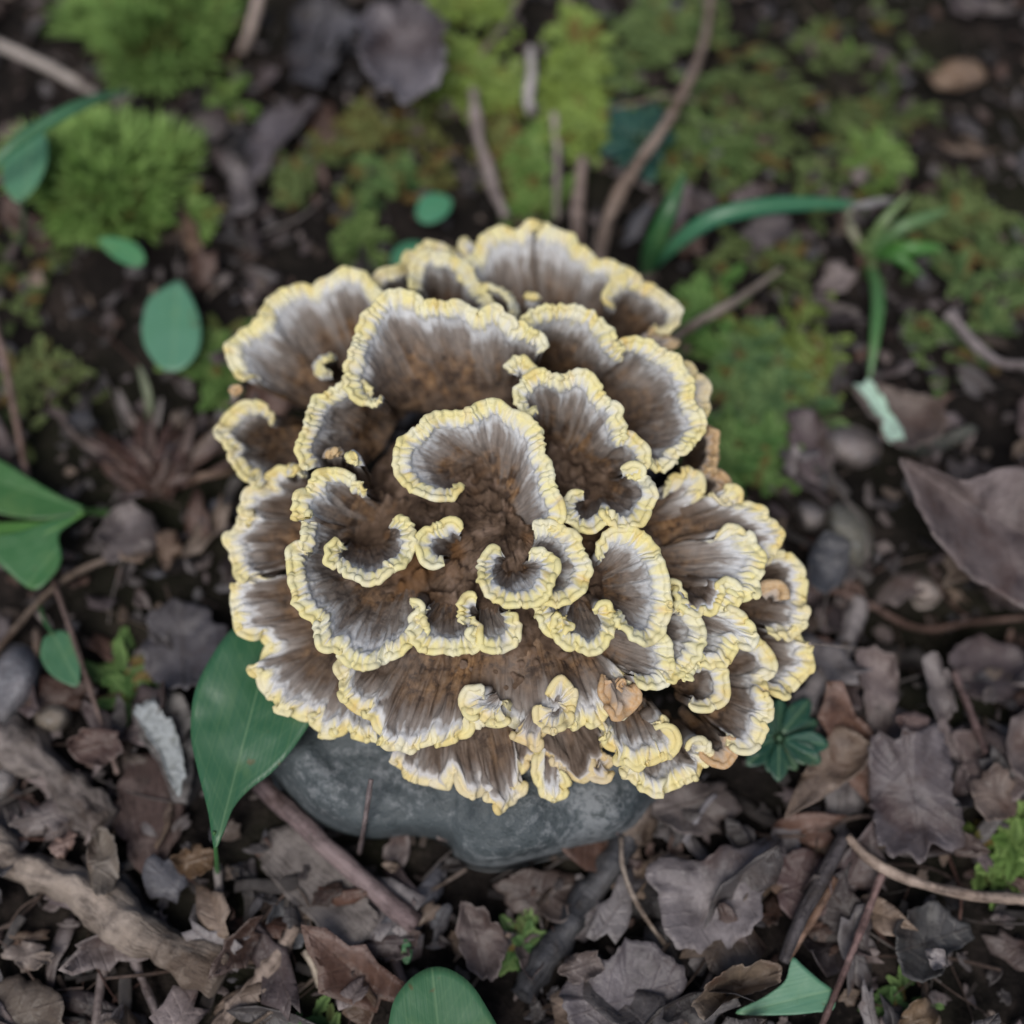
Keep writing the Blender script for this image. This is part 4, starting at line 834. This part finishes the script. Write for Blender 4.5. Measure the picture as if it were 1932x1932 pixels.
# ------------------------------------------------------------------ moss
def moss_geo(px, py, rx, ry, n, dome, L, kind, rg, lay=.5):
    """tips, vertices and faces of n shoots inside a photo ellipse; kind: spiky shoots or feathery fronds"""
    a = rg.uniform(0, 2 * np.pi, n); r = np.sqrt(rg.uniform(0, 1, n))
    edge = 1 + .25 * np.sin(a * 3 + px) + .15 * np.sin(a * 5 + py)
    q = np.stack([px + rx * r * edge * np.cos(a), py + ry * r * edge * np.sin(a)], 1)
    z = np.zeros(n)
    for _ in range(4):
        b = Pn(q, z); z = gh(b[:, 0], b[:, 1])
    b = Pn(q, z)
    b[:, 2] += dome * (1 - r ** 2.2) * (.45 + 1.1 * fbm(q[:, 0] / 45, q[:, 1] / 45, int(px), 2)) - .001
    c = G(px, py)
    outw = np.stack([b[:, 0] - c.x, b[:, 1] - c.y], 1); outw /= np.maximum(np.linalg.norm(outw, axis=1, keepdims=True), 1e-6)
    V, F, tip, var = [], [], [], []
    off = 0
    if kind != 'spiky':
        keep = fbm(q[:, 0] / 34, q[:, 1] / 34, 900, 2) > rg.uniform(.40, .62, n)
        b, r, outw, n = b[keep], r[keep], outw[keep], int(keep.sum())
    rv = rg.uniform(0, 1, n)
    if kind == 'spiky':
        m = 13
        d0 = np.concatenate([outw * (r[:, None] * .9) + rg.normal(0, .15, (n, 2)), np.ones((n, 1))], 1); d0 /= np.linalg.norm(d0, axis=1, keepdims=True)
        for j in range(m):
            h = L * .9 * (j + 1) / m
            st = b + d0 * h
            az = j * 2.4 + rg.uniform(0, 6.28, n); spread = .95 - .6 * j / m
            sidev = np.stack([np.cos(az), np.sin(az), np.zeros(n)], 1)
            d = d0 + sidev * spread; d /= np.linalg.norm(d, axis=1, keepdims=True)
            ln = L * (rg.uniform(.6, 1.0, n) * (.7 + .7 * rv))[:, None]
            pe = np.cross(d, np.array([0, 0, 1.])); pe /= np.maximum(np.linalg.norm(pe, axis=1, keepdims=True), 1e-6)
            wd = L * .05
            mid = st + d * ln * .5 + np.array([0, 0, .0003]); end = st + d * ln - np.array([0, 0, 1.]) * ln * .12
            vv = np.stack([st - pe * wd * .6, st + pe * wd * .6, mid + pe * wd, end, mid - pe * wd], 1)
            V.append(vv.reshape(-1, 3)); k = off + np.arange(n) * 5
            F.append(np.stack([k, k + 1, k + 2, k + 4], 1)); F.append(np.stack([k + 4, k + 2, k + 3], 1))
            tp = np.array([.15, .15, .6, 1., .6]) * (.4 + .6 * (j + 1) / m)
            tip.append(np.tile(tp, n)); var.append(np.repeat(rv, 5)); off += n * 5
    else:
        m = 13
        az0 = rg.uniform(0, 2 * np.pi, n); rise = rg.uniform(.25, .9, n) * lay * 2
        d0 = np.stack([np.cos(az0), np.sin(az0), rise], 1); d0 /= np.linalg.norm(d0, axis=1, keepdims=True)
        Ls = L * rg.uniform(.6, 1.2, n)
        pe = np.cross(d0, np.array([0, 0, 1.])); pe /= np.maximum(np.linalg.norm(pe, axis=1, keepdims=True), 1e-6)
        for j in range(m):
            s = (j + .5) / m
            st = b + d0 * (Ls * s)[:, None]; st[:, 2] -= Ls * .45 * s * s * lay
            for sg in (-1, 1):
                bl = Ls * .34 * (1 - abs(2 * s - .75) * .55)
                d = d0 * .75 + pe * sg * rg.uniform(.6, 1.1, n)[:, None] + np.array([0, 0, .25]) * rg.uniform(-.6, 1, n)[:, None]; d /= np.linalg.norm(d, axis=1, keepdims=True)
                wv = np.cross(d, np.array([.2, .1, 1.])); wv /= np.linalg.norm(wv, axis=1, keepdims=True)
                wd = (Ls * .06)[:, None]
                mid = st + d * (bl * .55)[:, None]; end = st + d * bl[:, None] - np.array([0, 0, 1.]) * (bl * .15)[:, None]
                vv = np.stack([st - wv * wd * .4, st + wv * wd * .4, mid + wv * wd, end, mid - wv * wd], 1)
                V.append(vv.reshape(-1, 3)); k = off + np.arange(n) * 5
                F.append(np.stack([k, k + 1, k + 2, k + 4], 1)); F.append(np.stack([k + 4, k + 2, k + 3], 1))
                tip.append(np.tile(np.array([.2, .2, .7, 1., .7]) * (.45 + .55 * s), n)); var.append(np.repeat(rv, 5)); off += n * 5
    quads = np.concatenate(F[0::2]); tris = np.concatenate(F[1::2])
    return np.concatenate(V), [quads, tris], {'tip': np.concatenate(tip), 'var': np.concatenate(var)}
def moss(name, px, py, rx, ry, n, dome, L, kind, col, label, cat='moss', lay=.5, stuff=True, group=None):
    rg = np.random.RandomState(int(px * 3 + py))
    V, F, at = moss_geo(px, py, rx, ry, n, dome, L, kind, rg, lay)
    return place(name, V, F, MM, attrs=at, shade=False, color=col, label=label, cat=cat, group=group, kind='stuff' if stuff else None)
FRESH, YEL, OLIVE, DEEP = (.150, .280, .060), (.260, .370, .070), (.075, .105, .036), (.050, .135, .042)
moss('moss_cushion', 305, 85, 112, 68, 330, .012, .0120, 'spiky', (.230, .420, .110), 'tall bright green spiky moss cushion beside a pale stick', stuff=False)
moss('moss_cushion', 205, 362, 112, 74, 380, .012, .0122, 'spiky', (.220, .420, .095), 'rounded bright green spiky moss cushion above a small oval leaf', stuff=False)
patches = [
    (445, 215, 60, 50, 120, .004, .010, FRESH, 'dull green moss strip beside the tall moss cushion'),
    (880, 165, 80, 55, 330, .008, .013, YEL, 'yellow-green moss patch around the pale knobbly stick'),
    (1060, 145, 62, 80, 330, .008, .013, YEL, 'yellow-green moss patch beside the short whitish stick'),
    (1110, 250, 45, 50, 190, .007, .012, YEL, 'bright yellow-green moss tuft above the thick brown stalk'),
    (1020, 330, 60, 85, 330, .006, .011, FRESH, 'fresh green moss between the knobbly stick and grey stalk'),
    (950, 300, 40, 70, 150, .003, .010, (.13, .115, .03), 'brownish-yellow moss beside the pale knobbly stick'),
    (880, 20, 70, 60, 190, .006, .012, YEL, 'yellow-green moss tuft near the lavender-grey leaf'),
    (1230, 90, 150, 110, 480, .004, .011, (.095, .155, .055), 'soft green moss mat beyond the pale sticks'),
    (1530, 190, 220, 170, 620, .003, .011, OLIVE, 'thin olive moss carpet on dark soil'),
    (1610, 85, 28, 30, 60, .006, .011, FRESH, 'small bright moss tuft in the olive carpet'),
    (1650, 310, 40, 45, 90, .005, .011, FRESH, 'bright green moss tuft behind the grass tuft'),
    (1320, 300, 70, 70, 200, .003, .011, (.080, .145, .042), 'green moss beside the long bent stem'),
    (1350, 610, 72, 72, 380, .009, .012, (.090, .230, .050), 'bright green moss beside the straight grey-brown stem'),
    (1440, 740, 95, 85, 420, .006, .012, (.070, .160, .065), 'leafy blue-green moss near the outer fungus fronds'),
    (1400, 870, 80, 70, 360, .006, .012, (.080, .200, .050), 'dense green moss wedged against the fungus edge'),
    (1520, 680, 42, 85, 170, .004, .012, (.135, .190, .035), 'yellowish moss strip beyond the blue-green moss'),
    (1800, 560, 170, 120, 460, .004, .011, (.070, .135, .048), 'patchy green moss around the grass tuft'),
    (1790, 430, 90, 50, 190, .003, .011, OLIVE, 'olive moss behind the splayed grass blades'),
    (1420, 500, 100, 50, 230, .003, .010, OLIVE, 'olive moss below the long grass blade'),
    (640, 440, 62, 55, 190, .004, .010, (.080, .150, .035), 'green moss behind the shaded back of the fungus'),
    (560, 330, 110, 80, 220, .002, .009, OLIVE, 'thin olive moss between purple-grey strip and fungus'),
    (740, 270, 110, 90, 260, .003, .010, (.125, .105, .030), 'brownish moss below the lavender-grey leaf'),
    (700, 340, 70, 60, 160, .003, .010, DEEP, 'dark green moss near the small rounded leaf'),
    (400, 690, 45, 55, 170, .005, .011, (.075, .175, .040), 'green moss between the pale oval leaf and fungus'),
    (360, 410, 40, 30, 80, .004, .010, FRESH, 'small moss tuft beside the rounded spiky cushion'),
    (225, 1292, 42, 38, 100, .005, .012, (.070, .180, .045), 'small green moss star beside the dark bluish leaf'),
    (1905, 1610, 55, 60, 190, .006, .012, (.100, .200, .040), 'bright moss clump beyond the long tan twig'),
    (985, 1790, 34, 30, 60, .002, .009, DEEP, 'dim green moss sprigs below the stone'),
    (40, 500, 90, 110, 200, .002, .009, OLIVE, 'thin mossy film on soil below the oval leaf'),
    (70, 740, 80, 90, 120, .002, .009, (.10, .12, .045), 'sparse olive moss beside the reddish thin stem'),
    (590, 1960, 60, 40, 80, .003, .010, DEEP, 'dim moss under the splintered stick'),
    (1690, 1900, 40, 40, 60, .003, .010, DEEP, 'little green moss sprigs beside the warm tan leaf tip'),
]
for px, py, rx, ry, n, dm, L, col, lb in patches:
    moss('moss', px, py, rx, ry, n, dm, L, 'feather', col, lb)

# ------------------------------------------------------------------ litter
PAL = [('purplish-brown', (.115, .088, .088)), ('ash-grey', (.165, .152, .153)), ('tan', (.205, .150, .108)), ('rusty', (.125, .068, .048)), ('blackish', (.036, .032, .033)), ('slate-blue', (.080, .083, .098)), ('pinkish-grey', (.225, .186, .176))]
def scrap_mesh(i, name='scrap', th=.03):
    """one torn leaf scrap about 1 unit across"""
    rg = np.random.RandomState(300 + i); na, nr = 14, 3
    a = np.arange(na) / na * 2 * np.pi
    out = np.stack([np.cos(a) * rg.uniform(.7, 1.2), np.sin(a) * rg.uniform(.2, .65)], 1) * (1 + .8 * (rg.uniform(0, 1, na) - .5))[:, None]
    rho = np.linspace(0, 1, nr + 1)[1:]
    Q = (out[:, None] * rho[None, :, None]).reshape(-1, 2); X = np.concatenate([[[0, 0]], Q])
    cu, fo = rg.uniform(-.25, .5), rg.uniform(-.4, .9)
    z = cu * (X ** 2).sum(1) + fo * np.abs(X[:, 1]) + (fbm(X[:, 0] * 2 + 5, X[:, 1] * 2 + 5, 400 + i) - .5) * .35
    top = np.concatenate([X, z[:, None]], 1); bot = top - np.array([0, 0, th]); n1 = len(top)
    tri = np.array([[0, 1 + ((k + 1) % na) * nr, 1 + k * nr] for k in range(na)]); qd = grid_faces(na, nr, 1, True)
    rim = 1 + np.arange(na) * nr + nr - 1; r2 = np.roll(rim, -1)
    V = np.concatenate([top, bot]); F = [tri, tri[:, ::-1] + n1, qd, qd[:, ::-1] + n1, np.stack([rim, r2, r2 + n1, rim + n1], 1)]
    return V, F, {'lu': V[:, 0] * 1.5, 'lv': V[:, 1] * 1.5}
scraps = []
for i in range(14):
    V, F, at = scrap_mesh(i); scraps.append(mesh('leaf_scrap', V, F, MD, attrs=at))
chips = []
for i in range(8):
    rg = np.random.RandomState(500 + i)
    p = np.array([[-1, 0, 0], [-.3, rg.uniform(-.1, .1), rg.uniform(-.05, .1)], [.4, rg.uniform(-.1, .1), rg.uniform(-.05, .1)], [1, 0, 0]])
    V, F, at = tube_geo(p, .28, (1., .8), .2, 8, 7, .35, .3, 600 + i); chips.append(mesh('bark_chip', V, F, MW, attrs=at))
rods = []
for i in range(8):
    rg = np.random.RandomState(700 + i)
    p = np.array([[-1, 0, 0], [-.3, rg.uniform(-.15, .15), rg.uniform(-.03, .08)], [.4, rg.uniform(-.15, .15), rg.uniform(-.03, .08)], [1, rg.uniform(-.1, .1), 0]])
    V, F, at = tube_geo(p, .035, (1., .7), .15, 12, 6, 1., .15, 800 + i); rods.append(mesh('twig', V, F, MW, attrs=at))
greens = [(q[0], q[1], q[2], q[3]) for q in patches] + [(305, 62, 130, 95), (205, 335, 130, 105)]
def in_moss(x, y):
    return any(((x - a) / c) ** 2 + ((y - b) / d) ** 2 < 1.1 for a, b, c, d in greens)
MARKS = [(230, 1735, 'the thick weathered branch'), (590, 1670, 'the slab of bark'), (280, 1540, 'the dark reddish bark slab'), (100, 1470, 'the grey rotting branch'), (40, 1290, 'the largest grey pebble'), (80, 980, 'the ribbed plant'), (290, 870, 'the dry tuft'), (325, 610, 'the pale oval leaf'), (205, 335, 'the rounded spiky moss cushion'), (305, 62, 'the tall moss cushion'), (45, 140, 'the pale peeled stick'),
    (760, 90, 'the lavender-grey leaf'), (480, 280, 'the narrow purple-grey strip'), (900, 280, 'the pale knobbly stick'), (1250, 240, 'the long bent stem'), (1500, 385, 'the long grass blade'), (1640, 480, 'the grass tuft'), (1700, 790, 'the lichen-striped leaf'), (1850, 1000, 'the large curled leaf'), (1600, 1010, 'the olive-grey pebble'), (1720, 1500, 'the large greyish-purple leaf'), (1350, 1690, 'the toothed pale leaf'), (1080, 1730, 'the black rotten stick'),
    (1180, 1890, 'the scalloped leaf'), (1760, 1670, 'the long tan twig'), (850, 1600, 'the flat stone'), (1490, 1870, 'the three-cornered leaf'), (840, 1900, 'the rounded green leaf'), (1810, 140, 'the tan-orange leaf'), (1860, 660, 'the bent grey twig'), (110, 1230, 'the small hanging leaf'), (345, 1215, 'the dark bluish leaf'), (1760, 1780, 'the dark grey crust'), (1870, 1450, 'the pinkish-brown leaf'), (1560, 1450, 'the folded tan leaf'), (470, 1850, 'the splintered stick'), (620, 440, 'the mossy back of the fungus')]
def by(x, y): return min(MARKS, key=lambda m: (m[0] - x) ** 2 + (m[1] - y) ** 2)[2]
KEEP = [(1490, 1870, 130, 80), (850, 1900, 150, 110), (325, 615, 80, 110), (230, 475, 70, 50), (820, 390, 60, 50), (60, 980, 150, 140), (110, 1230, 70, 80), (470, 1400, 130, 250), (1470, 1390, 90, 90), (45, 300, 80, 90), (1660, 780, 80, 80)]
rg = np.random.RandomState(77)
def spot():
    """a litter spot in or near view, denser where the photo shows bare litter"""
    while True:
        x, y = rg.uniform(-60, 1992), rg.uniform(-60, 1992)
        dens = .35 + .65 * smooth(600, 1300, y)
        if x < 560 and y > 380: dens = max(dens, .7)
        if x > 1450 and y > 680: dens = 1.
        if rg.uniform() > dens: continue
        if in_moss(x, y) and rg.uniform() > .08: continue
        if 560 < x < 1400 and 560 < y < 1520: continue
        if 1640 < x < 1900 and 1120 < y < 1230 and rg.uniform() > .15: continue
        if any(abs(x - a) < w_ and abs(y - b) < h_ for a, b, w_, h_ in KEEP): continue
        return x, y
for i in range(290):
    x, y = spot(); nm, c = PAL[rg.choice(7, p=[.24, .18, .15, .13, .10, .08, .12])]
    s = rg.uniform(.004, .013) * (1.25 if y > 1250 else 1.)
    obj('leaf_scrap', scraps[rg.randint(14)], label='small %s leaf scrap in the litter near %s' % (nm, by(x, y)), cat='leaf scrap', group='%s leaf scraps in the litter' % nm,
        color=np.array(c) * rg.uniform(.45, 1.5), loc=G(x, y, rg.uniform(.002, .010)), rot=(rg.uniform(-.7, .7), rg.uniform(-.6, .6), rg.uniform(0, 6.28)), scale=(s, s * rg.uniform(.7, 1.2), s))
for i in range(150):
    x, y = spot(); nm, c = [('brown', (.150, .110, .088)), ('grey', (.200, .180, .170)), ('dark', (.060, .048, .045))][rg.choice(3, p=[.4, .35, .25])]
    s = rg.uniform(.003, .010)
    obj('bark_chip', chips[rg.randint(8)], label='small %s bark chip in the litter near %s' % (nm, by(x, y)), cat='bark chip', group='%s bark chips in the litter' % nm,
        color=np.array(c) * rg.uniform(.75, 1.3), loc=G(x, y, rg.uniform(.001, .005)), rot=(rg.uniform(-.4, .4), rg.uniform(-.4, .4), rg.uniform(0, 6.28)), scale=(s, s * rg.uniform(.5, 1.), s))
for i in range(170):
    x, y = spot(); nm, c = [('brown', (.185, .130, .105)), ('grey', (.245, .215, .200)), ('tan', (.34, .26, .20)), ('reddish', (.165, .085, .065))][rg.choice(4, p=[.35, .25, .15, .25])]
    s = rg.uniform(.007, .024)
    obj('twig', rods[rg.randint(8)], label='short loose %s twig in the litter near %s' % (nm, by(x, y)), cat='twig', group='loose %s twigs in the litter' % nm,
        color=np.array(c) * rg.uniform(.75, 1.25), loc=G(x, y, rg.uniform(.001, .006)), rot=(rg.uniform(-.15, .15), rg.uniform(-.2, .2), rg.uniform(0, 6.28)), scale=(s, s * rg.uniform(.6, 1.3) * .7, s * .7))
# what nobody could count: fine crumbs everywhere, and the litter that goes on past the picture
def mass(name, n, ext, size, lifts, label, mats, cols, inside=True, seed=9):
    rg = np.random.RandomState(seed)
    base = [scrap_mesh(i, th=.06) for i in range(6)]
    Vs, Fq, Ft, at, off = [], [], [], [], 0
    lu, lv, pcs = [], [], []
    for i in range(n):
        while True:
            x, y = rg.uniform(-ext, ext), rg.uniform(-ext, ext)
            if inside or not (abs(x) < .215 and -.17 < y < .30): break
        V, F, a = base[rg.randint(6)]
        s = rg.uniform(*size); t = rg.uniform(0, 6.28); ct, st = math.cos(t), math.sin(t); tx, ty = rg.uniform(-.5, .5, 2)
        W = V * s; W = np.stack([W[:, 0] * ct - W[:, 1] * st, W[:, 0] * st + W[:, 1] * ct, W[:, 2]], 1)
        W[:, 2] += W[:, 0] * tx + W[:, 1] * ty
        W += np.array([x, y, float(gh(x, y)) + rg.uniform(*lifts)])
        Vs.append(W); Fq += [F[2] + off, F[3] + off, F[4] + off]; Ft += [F[0] + off, F[1] + off]; off += len(W)
        lu.append(a['lu']); lv.append(a['lv'])
        pcs.append(np.repeat((np.array(PAL[rg.randint(7)][1]) * rg.uniform(.3, 1.4))[None], len(W), 0))
    return place(name, np.concatenate(Vs), [np.concatenate(Fq), np.concatenate(Ft)], MD, attrs={'lu': np.concatenate(lu), 'lv': np.concatenate(lv), 'pc': np.concatenate(pcs), 'pcf': np.full(off, .85)}, color=cols, label=label, cat='litter', kind='stuff')
mass('litter_crumbs', 3600, .30, (.0014, .0048), (.000, .005), 'fine dark brown crumbs of rotted leaves on the soil', None, (.125, .095, .085), seed=9)
mass('litter_flecks', 1500, .30, (.0012, .0036), (.001, .007), 'fine pale flecks of broken leaves on the soil', None, (.27, .225, .205), seed=19)
mass('leaf_litter', 1500, .75, (.006, .016), (.000, .006), 'brown leaf litter carrying on around the scene', None, (.165, .128, .120), inside=False, seed=29)
